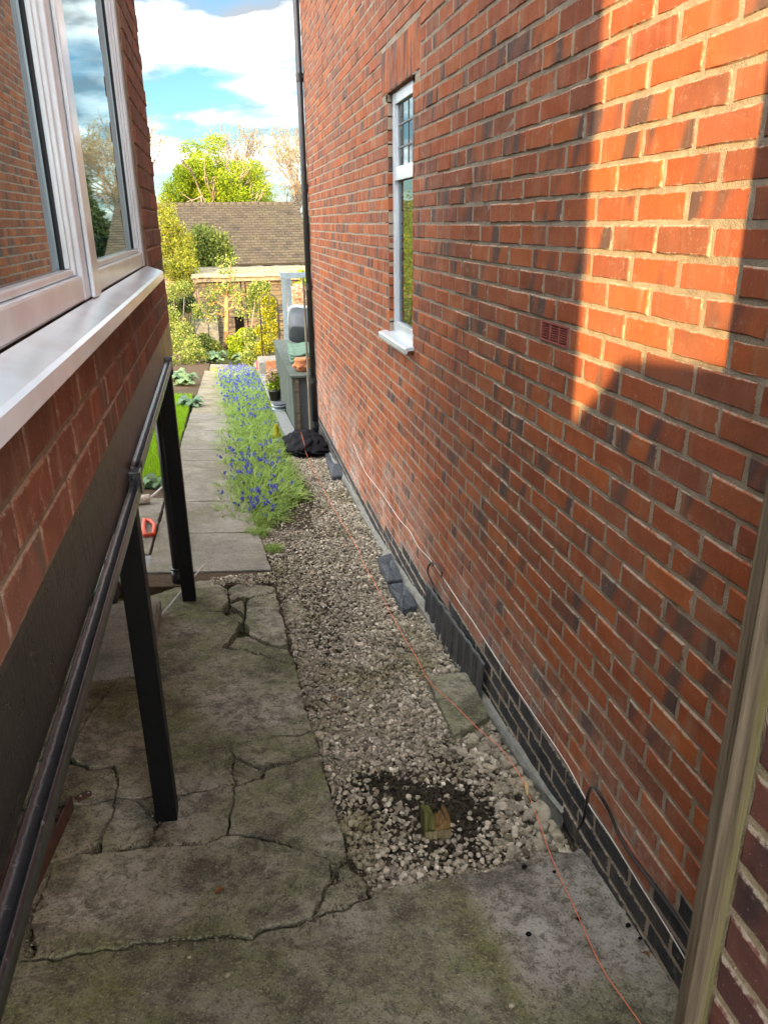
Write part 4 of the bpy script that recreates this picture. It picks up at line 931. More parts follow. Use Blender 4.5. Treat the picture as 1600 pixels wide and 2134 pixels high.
# larger cobbles along the wall foot
tv, tf = ico(3)
cob = [(985,1545,.040),(1010,1560,.032),(1060,1590,.036),(1075,1610,.030),(1095,1640,.042),(1120,1655,.036),(1140,1690,.045),(1165,1705,.040),(1130,1725,.033),(1160,1745,.030),(1020,1600,.028),(1050,1650,.030),(945,1560,.022),(1085,1680,.026),(1030,1545,.034),(925,1395,.026),(955,1392,.020),(1105,1700,.030),(1178,1725,.034),(1000,1530,.026)]
for i, (u, v, s) in enumerate(cob):
    p = ong(u, v, -0.03); d = RNG.normal(0, 1, (6, 3))
    q = tv.copy(); disp = 1+0.16*np.sin(q@d[0]*1.6)+0.10*np.sin(q@d[1]*2.6+1)+0.05*np.sin(q@d[2]*5)
    q = np.clip(q, -0.78, 0.74)*disp[:, None]*np.array([s*1.0, s*0.78, s*0.62])
    o = link('cobble', np_mesh('cobble', q, tf, m_cobble, True)); o.location = (min(p[0], 0.975), p[1], gdip(p[0], p[1])+s*0.35); o.rotation_euler = (random.uniform(-.3,.3), random.uniform(-.3,.3), random.uniform(0, 6.28))
    tag(o, 'pale rounded cobble among the gravel beside the wall foot', 'stone', 'cobbles along the wall foot')

# ------------------------------------------------------------------ things lying in the alley
def gpts(pts, dz=0.0): return [tuple(ong(u, v, dz)[:2]) for u, v in pts]
# square paving slab in the gravel
o = MB().prism(gpts([(888,1412),(975,1404),(1020,1497),(945,1536)], -0.02), lambda x, y: gz(x, y)-0.05, lambda x, y: gz(x, y)-0.008).build('paving_slab', m_conc, bevel=0.006)
tag(o, 'square mossy paving slab set in the gravel against the wall foot', 'paving slab')
# broken timber stump
st = tag(empty('timber_stump', (0.565, 2.0, gz(.56, 2.0))), 'splintered square timber stump sticking out of dark soil in the gravel', 'stump')
b = ong(912, 1738); sx, sy = b[0], b[1]+0.035; zb = gz(sx, sy)-0.06
def splinter(x0, x1, y0, y1, tops):
    mb = MB(); n = len(tops)
    for j, yy in enumerate((y0, y1)):
        for i, t in enumerate(tops): mb.v.append((x0+(x1-x0)*i/(n-1), yy, zb+(t if j == 0 else t*0.86+0.006*(i % 2))))
    for yy in (y0, y1):
        for i in range(n): mb.v.append((x0+(x1-x0)*i/(n-1), yy, zb-0.02))
    for i in range(n-1):
        mb.f += [(i, i+1, n+i+1, n+i), (2*n+i, i+2*n+1, i+1, i), (n+i, n+i+1, 3*n+i+1, 3*n+i), (2*n+i, 3*n+i, 3*n+i+1, 2*n+i+1)]
    mb.f += [(0, n, 3*n, 2*n), (n-1, 3*n-1, 4*n-1, 2*n-1)]
    return mb
kid(splinter(sx-0.045, sx-0.012, sy-0.030, sy+0.028, [0.158, 0.163, 0.161, 0.150, 0.158, 0.138]).build('splinter', m_stump_g, None), st)
kid(splinter(sx-0.0115, sx+0.030, sy-0.034, sy+0.034, [0.088, 0.092, 0.084, 0.100, 0.097, 0.112, 0.109]).build('core', m_stump, None), st)
kid(splinter(sx+0.0305, sx+0.045, sy-0.030, sy+0.034, [0.128, 0.136, 0.131, 0.118]).build('splinter', m_stump, None), st)
kid(splinter(sx-0.046, sx+0.0455, sy-0.043, sy-0.0345, [0.086, 0.088, 0.083, 0.085, 0.082, 0.086, 0.081, 0.084]).build('face', m_stump_f, None), st)
tv, tf = ico(1); nC = 4200; th = RNG.uniform(0, 6.28, nC); rr = RNG.random(nC)**0.6*1.25; cxs = np.clip(0.60+0.32*rr*np.cos(th), 0.26, 0.98); cys = 2.17+0.26*rr*np.sin(th)
ps = np.array([(x, y, gdip(x, y)-0.016+0.035*mound(x, y)+random.uniform(-0.006, 0.014)) for x, y in zip(cxs, cys)]); ss = RNG.uniform(0.002, 0.011, nC)**1.0
V, Fc = inst(tv*(1+RNG.normal(0, .2, (len(tv), 1))), tf, ps, rand_rot(nC), np.stack([ss, ss*0.8, ss*0.7], 1))
tag(link('soil_crumbs', np_mesh('soil_crumbs', V, Fc, m_soil)), 'loose dark soil heaped round the timber stump', 'soil', kind='stuff')
# felt-wrapped blocks by the wall
def felt(name, quad, h, label, dz):
    P = [tuple(ong(u, v, dz)[:2]) for u, v in quad]; Q = []
    for i in range(4):
        a, b = P[i], P[(i+1) % 4]
        for k in range(7): t = k/7; Q.append((a[0]+(b[0]-a[0])*t+0.003*(hash2(i, k)-0.5), a[1]+(b[1]-a[1])*t+0.003*(hash2(k, i)-0.5)))
    cxq = sum(p[0] for p in Q)/28; cyq = sum(p[1] for p in Q)/28; n = 28; mb = MB()
    top = lambda x, y: gdip(x, y)+h+0.006*math.sin(y*14)+0.004*(hash2(round(x*40), round(y*25))-0.5)
    for f, dzz in ((1.0, -0.12), (1.0, -0.007), (0.965, 0.0), (0.62, 0.003), (0.25, 0.001)):
        mb.v += [(cxq+(x-cxq)*f, cyq+(y-cyq)*f, top(x, y)+dzz) for x, y in Q]
    for rI in range(4): mb.f += [(rI*n+i, rI*n+(i+1) % n, (rI+1)*n+(i+1) % n, (rI+1)*n+i) for i in range(n)]
    mb.f.append(tuple(4*n+i for i in range(n)))
    return tag(mb.build(name, m_felt, None), label, 'block')
felt('felt_block', [(786,1166),(808,1215),(838,1212),(815,1158)], 0.055, 'wrinkled blue grey felt block lying at the wall foot, farther of the touching pair', -0.04)
felt('felt_block', [(809,1219),(838,1273),(868,1268),(840,1214)], 0.045, 'wrinkled blue grey felt block lying at the wall foot, nearer of the touching pair', -0.04)
felt('felt_block', [(678,955),(692,1004),(722,1000),(704,955)], 0.05, 'grey felt block at the wall foot in front of the black cloth heap', -0.04)
# black plastic sheet hanging on the plinth
mb = MB(); n, m = 90, 8
for i in range(n+1):
    y = 2.86+(3.92-2.86)*i/n; zt = np.interp(y, [2.86, 3.4, 3.92], [-1.87, -1.92, -1.955]); zb2 = wall_base(y)-0.03
    for j in range(m+1):
        t = j/m; x = XW-0.012-0.014*t-0.005*t*math.sin(i*1.9+hash2(i, 7)*3.0)-0.003*math.sin(i*0.6)
        mb.v.append((x, y, zt*(1-t)+zb2*t+0.006*(hash2(i, 3)-0.5)*(1-t)))
for i in range(n):
    for j in range(m): a = i*(m+1)+j; mb.f.append((a, a+1, a+m+2, a+m+1))
me_o = mb.build('plastic_sheet', m_membrane, None, True)
sm = me_o.modifiers.new('thick', 'SOLIDIFY'); sm.thickness = 0.0015
tag(me_o, 'pleated black plastic sheet hanging against the plinth of the wall', 'plastic sheet')
# cables and string
def cable(name, pts, r, mat, label, cat, sub=6, n=6):
    P = [np.array(p, float) for p in pts]; Q = []
    for i in range(len(P)-1):
        p0, p1, p2, p3 = P[max(i-1, 0)], P[i], P[i+1], P[min(i+2, len(P)-1)]
        for k in range(sub):
            t = k/sub; Q.append(0.5*((2*p1)+(-p0+p2)*t+(2*p0-5*p1+4*p2-p3)*t*t+(-p0+3*p1-3*p2+p3)*t**3))
    Q.append(P[-1]); return tag(MB().tube(Q, r, n).build(name, mat, None, True), label, cat)
wp = [(736,925),(748,955),(762,985),(775,1002),(800,1035),(830,1080),(852,1105),(872,1140),(895,1165),(920,1200),(960,1260),(985,1295),(1020,1350),(1065,1420),(1119,1500),(1180,1592),(1225,1675),(1270,1742),(1330,1840),(1380,1920),(1422,1990),(1450,2040)]
cable('white_cable', [onx(u, v, XW-0.006) for u, v in wp], 0.0022, m_wire, 'thin white cable sagging along the red brick wall above the dark bricks', 'cable')
hp = [(1203,1728,.03),(1210,1718,.035),(1217,1700,.03),(1221,1675,.03),(1226,1650,.04),(1234,1640,.05),(1248,1655,.05),(1268,1690,.03),(1292,1745,.015),(1316,1785,.010),(1350,1830,.010),(1396,1892,.010),(1440,1960,.010)]
cable('black_cable', [onx(u, v, XW-d) for u, v, d in hp], 0.0055, m_pipe, 'black cable loop standing off the wall near the timber strip', 'cable')
hp = [(892,1180,.02),(903,1179,.03),(899,1172,.03),(893,1180,.035),(891,1192,.035),(896,1206,.03),(905,1222,.012),(912,1240,.010)]
cable('black_cable', [onx(u, v, XW-d) for u, v, d in hp[1:]], 0.0055, m_pipe, 'short black cable end hooking out of the wall above the plastic sheet', 'cable')
cable('black_cable', [onx(u, v, XW-d) for u, v, d in ((905,1172,.01),(914,1180,.02),(921,1192,.022),(919,1203,.012))], 0.0045, m_pipe, 'small black cable stub below the white cable', 'cable')
spx = [(627,900,.18),(634,925,.14),(641,952,.02),(690,1050,.0),(738,1130,.0),(758,1175,.0),(775,1205,.01),(800,1252,.01),(840,1325,.01),(868,1370,.01),(893,1418,.02),(950,1472,.012),(1000,1522,.02),(1042,1558,.02),(1080,1612,.02),(1098,1650,.02),(1118,1700,.012),(1150,1790,.012),(1200,1900,.010),(1250,2010,.010),(1300,2085,.010),(1345,2150,.010),(1500,2400,.010)]
cable('string_line', [ong(u, v, d-0.02 if 960 < v < 1750 else d) for u, v, d in spx], 0.0016, m_string, 'orange string line running along the gravel and concrete', 'string')
cable('cane', [ong(425,1178,0.06), ong(325,1294,0.012)], 0.005, m_rod, 'thin pale rod lying behind the far steel post', 'rod', 1)
cable('twig', [ong(1090,1618,0.02), ong(1097,1650,0.03), ong(1100,1682,0.015)], [0.002]*12+[0.006], m_bud, 'pale dry leaf stalk beside the string near the wall', 'twig') if False else None
# black cloth heap under the downpipe
tv, tf = ico(5); q = tv.copy(); d = RNG.normal(0, 1, (10, 3))
rad = np.ones(len(q))
for i in range(10): rad += 0.09*np.sin(q@d[i]*(1.6+0.55*i)+i)/(1+0.16*i)
rad += 0.13*np.abs(np.sin(q[:, 0]*5+q[:, 1]*3+2*np.sin(q[:, 2]*4)))+0.06*np.abs(np.sin(q[:, 0]*9-q[:, 1]*7+3*np.sin(q[:, 1]*3)))
q = q*rad[:, None]*np.array([0.22, 0.42, 0.092])
o = link('cloth_heap', np_mesh('cloth_heap', q, tf, m_cloth, True)); o.location = (0.80, 8.62, gz(0.8, 8.62)+0.06)
tag(o, 'crumpled black cloth heap at the foot of the downpipe', 'cloth')
# small litter on the apron
tv, tf = ico(2)
for (u, v, s, c) in ((1092,1808,.009,m_cloth),(1154,1818,.006,m_cloth),(1205,1917,.008,m_cloth),(1100,1949,.008,m_cloth),(1308,1930,.008,m_cloth),(1333,1957,.006,m_cloth)):
    q = tv*np.array([s, s*0.8, s*0.7])*(1+RNG.normal(0, .12, (len(tv), 1))); p = ong(u, v)
    o = link('litter_crumb', np_mesh('litter_crumb', q, tf, c, True)); o.location = (p[0], p[1], p[2]+s*0.5)
    tag(o, 'small black crumb of dirt on the pale concrete apron', 'dirt', 'black crumbs on the apron')
for (u, v, s, lab) in ((474,2033,.010,'small pale stone lying on the dark concrete apron'),(395,1995,.006,'tiny flat pale chip at the edge of the concrete apron'),(1065,2098,.008,'small tan stone on the mossy part of the apron')):
    q = tv*np.array([s, s*0.8, s*0.6])*(1+RNG.normal(0, .12, (len(tv), 1))); p = ong(u, v)
    o = link('stone_chip', np_mesh('stone_chip', q, tf, m_cobble, True)); o.location = (p[0], p[1], p[2]+s*0.4); tag(o, lab, 'stone')
m_dead = plain('dead_leaf', (0.17, 0.075, 0.03), 0.8, 0.2, 0.35, 90, 0.4); m_straw = plain('dry_leaf', (0.42, 0.31, 0.15), 0.8, 0.2, 0.2, 60, 0.2)
def dead_leaf(u, v, L, w, az, mat, label, lift=0.004):
    p = ong(u, v); mb = MB(); n = 6
    for i in range(n+1):
        t = i/n; hw = w*math.sin(math.pi*min(0.97, t*0.9+0.06)); x = (t-0.5)*L
        for q in (-1, 0, 1): mb.v.append((x*math.cos(az)-q*hw*math.sin(az), x*math.sin(az)+q*hw*math.cos(az), 0.006*q*q+0.008*math.sin(t*3)))
    for i in range(n):
        for k in (0, 1): a = i*3+k; mb.f.append((a, a+1, a+4, a+3))
    o = mb.build('dead_leaf', mat, None, True); o.location = (p[0], p[1], gz(p[0], p[1])+lift); tag(o, label, 'leaf')
dead_leaf(458, 1862, 0.030, 0.012, 0.4, m_dead, 'brown dead leaf stuck on the big cracked slab')
dead_leaf(1096, 1650, 0.075, 0.006, 1.3, m_straw, 'straw coloured leaf blade lying beside the string near the cobbles', 0.012)
dead_leaf(1345, 1995, 0.022, 0.006, 2.1, m_dead, 'small brown leaf against the wall foot on the apron')
dead_leaf(700, 1452, 0.030, 0.010, 0.9, m_dead, 'brown leaf scrap on the gravel beside the big mossy slab', -0.015)
# concrete step and clutter under the bay
stp = tag(empty('concrete_step', (-0.75, 3.4, -1.95)), 'pale concrete step seen under the bay behind the near post', 'step')
b = ong(230, 1418); zf = gz(-.65, 3.2)
kid(MB().box(-1.5, -0.47, 3.24, 3.62, zf-0.05, zf+0.12).build('riser', m_step, None, bevel=0.008), stp)
kid(MB().box(-1.5, -0.45, 3.20, 3.64, zf+0.121, zf+0.165).build('tread', m_step, None, bevel=0.008), stp)
kid(MB().box(-1.5, -0.47, 3.645, 3.95, zf-0.05, zf+0.03).build('lower_tread', m_step, None, bevel=0.008), stp)
pot = tag(empty('bowl', (-0.95, 4.35, -2.0)), 'dark bowl with a teal rim lying under the bay', 'bowl')
kid(MB().lathe((-0.82, 4.18, gz(-.82, 4.18)), [(0.09, 0.0), (0.12, 0.06), (0.125, 0.10)], 18).build('body', m_tubgrey, None, True), pot)
kid(MB().lathe((-0.82, 4.18, gz(-.82, 4.18)+0.1005), [(0.13, 0.0), (0.13, 0.015), (0.10, 0.016)], 18).build('rim', m_tarp, None, True), pot)
cable('strut', [(-0.62, 3.98, gz(-.6, 3.9)+0.02), (-0.76, 4.1, gz(-.7, 4.0)+0.28)], 0.012, m_rust, 'dark leaning bar behind the near steel post', 'bar', 1)
# rusty iron frame lying below the near beam
iron = tag(empty('iron_frame', (-0.65, 2.0, -1.85)), 'rusty iron frame with a drilled tab lying below the near beam', 'iron frame')
def gb(u, v, dz): p = ong(u, v, dz); return np.array(p)
a, b = gb(150, 1672, 0.03), gb(5, 1990, 0.03); t = (b-a)/np.linalg.norm(b-a); nrm = np.array([-t[1], t[0], 0]); nrm /= np.linalg.norm(nrm)
mid = (a+b)/2; hl = np.linalg.norm(b-a)/2
kid(MB().obox(mid, t*hl, nrm*0.004, (0, 0, 0.028)).obox(mid+nrm*(-0.016)+np.array([0, 0, -0.024]), t*hl, nrm*0.0155, (0, 0, 0.004)).build('angle_bar', m_rust, None), iron)
kid(MB().obox(mid-nrm*0.11, t*hl, nrm*0.012, (0, 0, 0.012)).build('side_bar', m_rust, None), iron)
for s in (-0.75, -0.35, 0.1): kid(MB().obox(mid-nrm*0.055+t*hl*s, t*0.010, nrm*0.05, (0, 0, 0.006)).build('cross_bar', m_rust, None), iron)
c = gb(182, 1655, 0.035); e = gb(160, 1664, 0.035); w = c-e; w /= np.linalg.norm(w); s2 = np.array([-w[1], w[0], 0])
mb = MB(); L, R = 0.055, 0.016; out = [e+s2*R, e-s2*R]+[c+R*(math.cos(k)*(-s2)+math.sin(k)*w) for k in np.linspace(0, math.pi, 9)]
mb.prism([(p[0], p[1]) for p in out], float(c[2]-0.003), float(c[2]+0.003)); tab = mb.build('tab', m_rust, None); kid(tab, iron)
for k in (0.006, -0.022): kid(MB().lathe(tuple(c+w*k+np.array([0, 0, 0.0032])), [(0.0038, 0.0), (0.0034, 0.0012)], 10).build('rivet', m_rod, None), iron)
# paint roller and saw on the patio flags
rol = tag(empty('paint_roller', (-0.75, 6.3, -2.18)), 'dirty white paint roller lying beside the flower bed', 'paint roller')
p = ong(312, 1048); z = p[2]
kid(MB().tube([(p[0]-0.20, p[1]-0.05, z+0.04), (p[0]+0.005, p[1], z+0.04)], 0.038, 16).build('sleeve', m_white, None, True), rol)
kid(MB().tube([(p[0]+0.005, p[1], z+0.04), (p[0]+0.05, p[1]+0.05, z+0.06), (p[0]+0.10, p[1]+0.14, z+0.08)], 0.010, 8).build('handle', m_rod, None, True), rol)
saw = tag(empty('saw', (-0.7, 5.5, -2.1)), 'saw with an orange red grip lying on the patio flags', 'saw')
q = [ong(302,1088), ong(314,1090), ong(323,1099), ong(321,1119), ong(303,1121), ong(300,1105)]; q = [np.array((a_[0], a_[1], gz(a_[0], a_[1])+0.02)) for a_ in q]
kid(MB().tube(q+[q[0]], 0.016, 8, False).build('grip', m_red, None, True), saw)
kid(MB().obox(q[5]+np.array([-0.22, -0.02, -0.006]), (0.22, 0.02, 0), (-0.004, 0.045, 0), (0, 0, 0.001)).build('blade', m_rod, None), saw)

# ------------------------------------------------------------------ planting
LEAF_V = np.array([(0, -0.5, 0), (0.30, -0.08, 0.05), (0, 0.5, 0), (-0.30, -0.08, 0.05)]); LEAF_F = np.array([[0, 1, 2, 3]])
def leaves(name, blobs, n, size, mat, parent=None, shell=0.55, tilt=None, wts=None):
    B = np.array([b[0] for b in blobs], float); Rr = np.array([b[1] for b in blobs], float)
    w = (Rr.prod(1)**(2/3)) if wts is None else np.array(wts, float); idx = RNG.choice(len(B), n, p=w/w.sum())
    d = RNG.normal(size=(n, 3)); d /= np.linalg.norm(d, axis=1)[:, None]
    r = shell+(1-shell)*RNG.random(n)**0.7; r = r*(1+0.12*RNG.normal(size=n))
    pos = B[idx]+d*r[:, None]*Rr[idx]
    s = size*RNG.uniform(0.6, 1.4, n); scl = np.stack([s, s, s], 1)
    V, Fc = inst(LEAF_V, LEAF_F, pos, rand_rot(n, tilt), scl)
    o = link(name, np_mesh(name, V, Fc, mat))
    if parent is not None: kid(o, parent)
    return o
TWIG = 0.020
def limb_tree(mb, p, d, L, r, depth, spread, rn, tips, nseg=3, twig=0.75):
    pts = [p]; q = p.copy(); dd = d.copy()
    for i in range(nseg):
        dd = dd+rn.normal(0, 0.13, 3); dd[2] += 0.04; dd /= np.linalg.norm(dd); q = q+dd*L/nseg; pts.append(q.copy())
    mb.tube(pts, [r*(1-0.45*i/nseg) for i in range(nseg+1)], 6 if r > 0.03 else 3, False)
    if depth == 0: tips.append((q, dd)); return
    for k in range(rn.integers(2, 4) + (1 if depth > 2 else 0)):
        a = rn.normal(0, 1, 3); a -= a@dd*dd; a /= np.linalg.norm(a)
        nd = dd*math.cos(spread)+a*math.sin(spread)*rn.uniform(0.6, 1.25); nd /= np.linalg.norm(nd)
        st = pts[rn.integers(max(1, nseg-1), nseg+1)]
        limb_tree(mb, st, nd, L*twig*rn.uniform(0.8, 1.15), max(r*0.58, TWIG), depth-1, spread, rn, tips, nseg, twig)
def bare_tree(base, h, r, label, seed, mat=m_bud, depth=6, nl=2600, ls=0.13, spread=0.5, lean=(0, 0, 1)):
    rn = np.random.default_rng(seed); t = tag(empty('bare_tree', base), label, 'tree', 'trees beyond the far roof')
    mb = MB(); tips = []; limb_tree(mb, np.array(base, float), np.array(lean, float), h*0.32, r, depth, spread, rn, tips, 3, 0.74)
    kid(mb.build('trunk', m_bark, None, True, fix=False), t)
    P = np.array([q for q, _ in tips]); k = RNG.integers(0, len(P), nl); pos = P[k]+RNG.normal(0, 0.28, (nl, 3))
    s = ls*RNG.uniform(0.5, 1.3, nl); V, Fc = inst(LEAF_V, LEAF_F, pos, rand_rot(nl), np.stack([s, s, s], 1))
    kid(link('crown', np_mesh('crown', V, Fc, mat)), t); return t
GF = gz(0, 24)
# bright lime-green tree
def clump_blobs(c, R, n, rs, seed, flat=0.75):
    rn = np.random.default_rng(seed); out = []
    for _ in range(n):
        d = rn.normal(size=3); d /= np.linalg.norm(d); q = np.array(c)+d*np.array(R)*rn.uniform(0.35, 0.95); s = rn.uniform(*rs); out.append((q, (s, s, s*flat)))
    return out
t = tag(empty('lime_tree', (0.3, 55, GF)), 'bright lime green tree in full sun behind the tiled roof', 'tree')
mb = MB(); tips = []; limb_tree(mb, np.array([0.2, 55.0, GF]), np.array([0, 0, 1.0]), 3.2, 0.28, 4, 0.55, np.random.default_rng(5), tips)
kid(mb.build('trunk', m_bark, None, True, fix=False), t)
bl = clump_blobs((-0.1, 55, 1.3), (4.1, 2.6, 3.5), 130, (0.55, 1.0), 3)+[((0.25, 54.6, 4.75), (0.8, 0.8, 0.6)), ((-1.2, 54.6, 4.4), (0.9, 0.8, 0.6)), ((2.6, 54.6, 3.3), (0.8, 0.8, 0.6))]
leaves('crown', bl, 130000, 0.11, m_lime, t, 0.45)
bare_tree((4.5, 60, GF), 10.5, 0.20, 'tall bare spring tree right of the lime green tree, beside the downpipe', 21, nl=3600)
bare_tree((3.4, 64, GF), 10.5, 0.16, 'thinner bare tree just behind the lime green tree crown', 22, nl=2600)
bare_tree((8.6, 62, GF), 11.0, 0.16, 'bare tree beyond the garden, seen mirrored in the bay window', 24, nl=3200)
t = bare_tree((-3.5, 50, GF), 11.5, 0.10, 'slender birch with sparse yellow leaves at the corner of the bay', 23, m_gold, 6, 3200, 0.12, 0.36)
t = tag(empty('conifer', (6.2, 48, GF)), 'dark conifer seen mirrored in the bay window', 'tree')
kid(MB().tube([(6.2, 48, GF), (6.2, 48, 1.5)], [0.15, 0.03], 8).build('trunk', m_bark, None), t)
leaves('crown', [((6.2+0.25*math.sin(i), 48, GF+0.8+0.55*i), (1.55-0.13*i, 1.5-0.13*i, 0.45)) for i in range(10)], 9000, 0.22, m_dkgreen, t, 0.5)
def shrub(name, label, blobs, n, size, mat, base, stem_mat=m_bark, group=None, shell=0.5, stems=5):
    t = tag(empty(name, base), label, 'shrub', group); mb = MB(); rn = np.random.default_rng(len(label))
    for k in range(stems):
        b = blobs[k % len(blobs)][0]; p0 = np.array(base)+rn.normal(0, 0.06, 3)*np.array([1, 1, 0]); p1 = np.array(b)
        mb.tube([p0, p0*0.5+p1*0.5+rn.normal(0, 0.08, 3), p1], [0.022, 0.016, 0.006], 5)
    kid(mb.build('stem', stem_mat, None, True), t); leaves('foliage', blobs, int(n*1.8), size*0.68, mat, t, shell); return t
def scr(u, v, Y, ru, rv=None, ry=None):      # a blob of foliage seen at (u, v) with a radius in picture units
    p = at(u, v, Y); k = Y/FPX*1.05; rv = rv or ru; return (p, (ru*k, (ry or ru*k), rv*k))
G = lambda x, y: (x, y, gz(x, y)-0.06)
shrub('golden_shrub', 'golden yellow shrub spilling past the corner of the bay', [scr(352,470,27,26),scr(372,500,27,30),scr(350,520,27,26),scr(385,540,26.5,26),scr(378,580,26,26),scr(395,560,26,20),scr(345,440,27.5,22),scr(360,560,26,24),scr(392,600,25.6,18)], 5200, 0.10, m_gold, G(-1.3, 26.5), stems=9, shell=0.15)
shrub('green_shrub', 'rounded dark green shrub in front of the tiled roof', [scr(425,500,29,28),scr(450,515,29,30),scr(415,528,29,30),scr(468,535,29,22),scr(440,540,29,30),scr(400,515,29.3,24)], 6000, 0.13, m_green, G(-0.9, 29), stems=6)
shrub('variegated_shrub', 'pale cream variegated shrub beside the grey sheets at the left', [scr(362,610,22,20),scr(385,600,22,16),scr(355,660,21,22),scr(380,690,20.5,22),scr(362,715,20,22),scr(400,720,19.6,20),scr(390,745,19,18),scr(420,740,19.4,16),scr(415,650,22,14),scr(350,755,18.6,22)], 5200, 0.065, m_cream, G(-1.1, 20), stems=10, shell=0.1)
shrub('conifer_bush', 'dark green bush behind the cream shrub', [scr(362,640,24,22),scr(390,632,24,18),scr(350,670,24,20)], 2600, 0.10, m_dkgreen, G(-1.4, 24), stems=3)
shrub('yellow_shrub', 'domed bright yellow shrub behind the wire arch', [scr(560,655,19.5,17),scr(552,625,19.5,14),scr(568,685,19.3,16),scr(545,690,19.3,14),scr(566,632,19.5,13),scr(560,715,19.1,18),scr(545,725,19,14)], 5200, 0.065, m_yellow, G(1.0, 19.4), stems=7, shell=0.2)
shrub('pale_green_shrub', 'pale yellow green shrub left of the wire arch, before the shed', [scr(535,605,22,17),scr(528,630,22,15),scr(550,600,22,14),scr(520,700,20.5,16),scr(528,730,19.8,17),scr(515,745,19,14)], 3600, 0.08, m_cream, G(0.6, 21), stems=6)
shrub('flowering_shrub', 'pink and gold blossom bush behind the grey frame', [scr(612,640,19,13),scr(622,610,19,16),scr(632,650,19,14),scr(605,665,19,12)], 2600, 0.07, m_blossom, G(1.9, 19), stems=4)
shrub('gold_climber', 'yellow green climber above the shed eave beside the downpipe', [scr(628,572,24,9),scr(636,580,24,10),scr(620,600,22,10),scr(632,598,22,12)], 1500, 0.075, m_lime, G(2.4, 24), stems=4)
shrub('hedge_bush', 'tall golden hedge seen only mirrored in the narrow window', [((-3.2-0.5*i, 21+2.2*i, -1.6+0.5*(i % 3)), (1.3, 1.3, 1.7)) for i in range(8)], 9000, 0.13, m_gold, G(-4.5, 28), stems=8)
shrub('leafy_shrub', 'fresh green leafy shrub in front of the shed, left of the fruit tree', [scr(425,715,21.5,18),scr(445,725,21.3,16),scr(412,735,20.8,16)], 2200, 0.085, m_green, G(-0.45, 21.3), stems=4)
shrub('leafy_shrub', 'fresh green leafy shrub between the fruit tree and the yellow shrub', [scr(492,715,21.5,17),scr(508,700,21.6,14),scr(490,735,21,14)], 2200, 0.085, m_lime, G(0.35, 21.3), stems=4)
# hosta-like clumps in the bed: broad arching leaves
def hosta_mesh(seed, n=46):
    rn = random.Random(seed); mb = MB()
    for i in range(n):
        az = rn.uniform(0, 6.28); L = rn.uniform(0.10, 0.24); w = L*0.26; up = rn.uniform(0.3, 1.0); o = len(mb.v)
        for s, hw in ((0, 0.12), (0.35, 0.8), (0.65, 1.0), (0.88, 0.6), (1.0, 0.05)):
            r = L*s; z = up*L*math.sin(s*2.4)*0.9
            for q in (-1, 1): mb.v.append((r*math.cos(az)-q*w*hw*math.sin(az), r*math.sin(az)+q*w*hw*math.cos(az), z+0.01))
        for k in range(4): mb.f.append((o+2*k, o+2*k+1, o+2*k+3, o+2*k+2))
    return mb.mesh('leaf_clump', m_hosta)
hm = [hosta_mesh(3), hosta_mesh(8, 60)]
for i, (u, v, s, lab) in enumerate(((385,800,1.3,'blue green hosta clump beside the cream shrub, farther of two'),(398,846,1.0,'blue green hosta clump just beyond the lawn, nearer of two'),(448,752,1.5,'green hosta clump at the left edge of the path end'),(365,790,1.3,'hosta clump half hidden behind the far steel post'),(505,752,1.3,'blue green leafy clump right of the path end'),(330,1010,0.7,'small leafy plant between the two steel posts at the lawn edge'))):
    p = ong(u, v); h = tag(empty('hosta', (p[0], p[1], gz(p[0], p[1])-0.05)), lab, 'plant'); o = link('leaf_clump', hm[i % 2], h); o.scale = (s, s, s)
# bluebell clumps
def bluebell_meshes(seed):
    rn = random.Random(seed); mb = MB(); fl = MB()
    for i in range(330):
        az = rn.uniform(0, 6.28); R = 0.20*math.sqrt(rn.random()); a2 = rn.uniform(0, 6.28); x, y = R*math.cos(a2), R*math.sin(a2)
        L = rn.uniform(0.10, 0.26); w = rn.uniform(0.0030, 0.0065); lean = rn.uniform(0.3, 1.6); o = len(mb.v)
        for s, hw in ((0, 1.0), (0.4, 1.0), (0.75, 0.8), (1.0, 0.08)):
            r = L*s*math.sin(lean*s*1.2+0.1); z = L*s*math.cos(lean*s*1.15)
            for q in (-1, 1): mb.v.append((x+r*math.cos(az)-q*w*hw*math.sin(az), y+r*math.sin(az)+q*w*hw*math.cos(az), z))
        for k in range(3): mb.f.append((o+2*k, o+2*k+1, o+2*k+3, o+2*k+2))
    for i in range(6):
        R = 0.18*math.sqrt(rn.random()); a2 = rn.uniform(0, 6.28); x, y = R*math.cos(a2), R*math.sin(a2); h = rn.uniform(0.20, 0.31); az = rn.uniform(0, 6.28)
        for k in range(rn.randint(5, 8)):
            t = k/10; cx = x+math.cos(az)*(0.02+0.05*t*t)+rn.uniform(-.014, .014); cy = y+math.sin(az)*(0.02+0.05*t*t)+rn.uniform(-.014, .014); cz = h-0.085*(1-t)-0.02*t*t
            o = len(fl.v); r = rn.uniform(0.0065, 0.0100)
            for q in range(5): fl.v.append((cx+r*math.cos(q*1.257), cy+r*math.sin(q*1.257), cz-0.016))
            for q in range(5): fl.v.append((cx+0.35*r*math.cos(q*1.257), cy+0.35*r*math.sin(q*1.257), cz+0.008))
            for q in range(5): fl.f.append((o+q, o+(q+1) % 5, o+5+(q+1) % 5, o+5+q))
            fl.f.append(tuple(o+5+q for q in range(5)))
    return mb.mesh('blades', m_blade), fl.mesh('flowers', m_bell)
BBM = [bluebell_meshes(s) for s in (1, 2, 3, 4, 5)]
spots = []
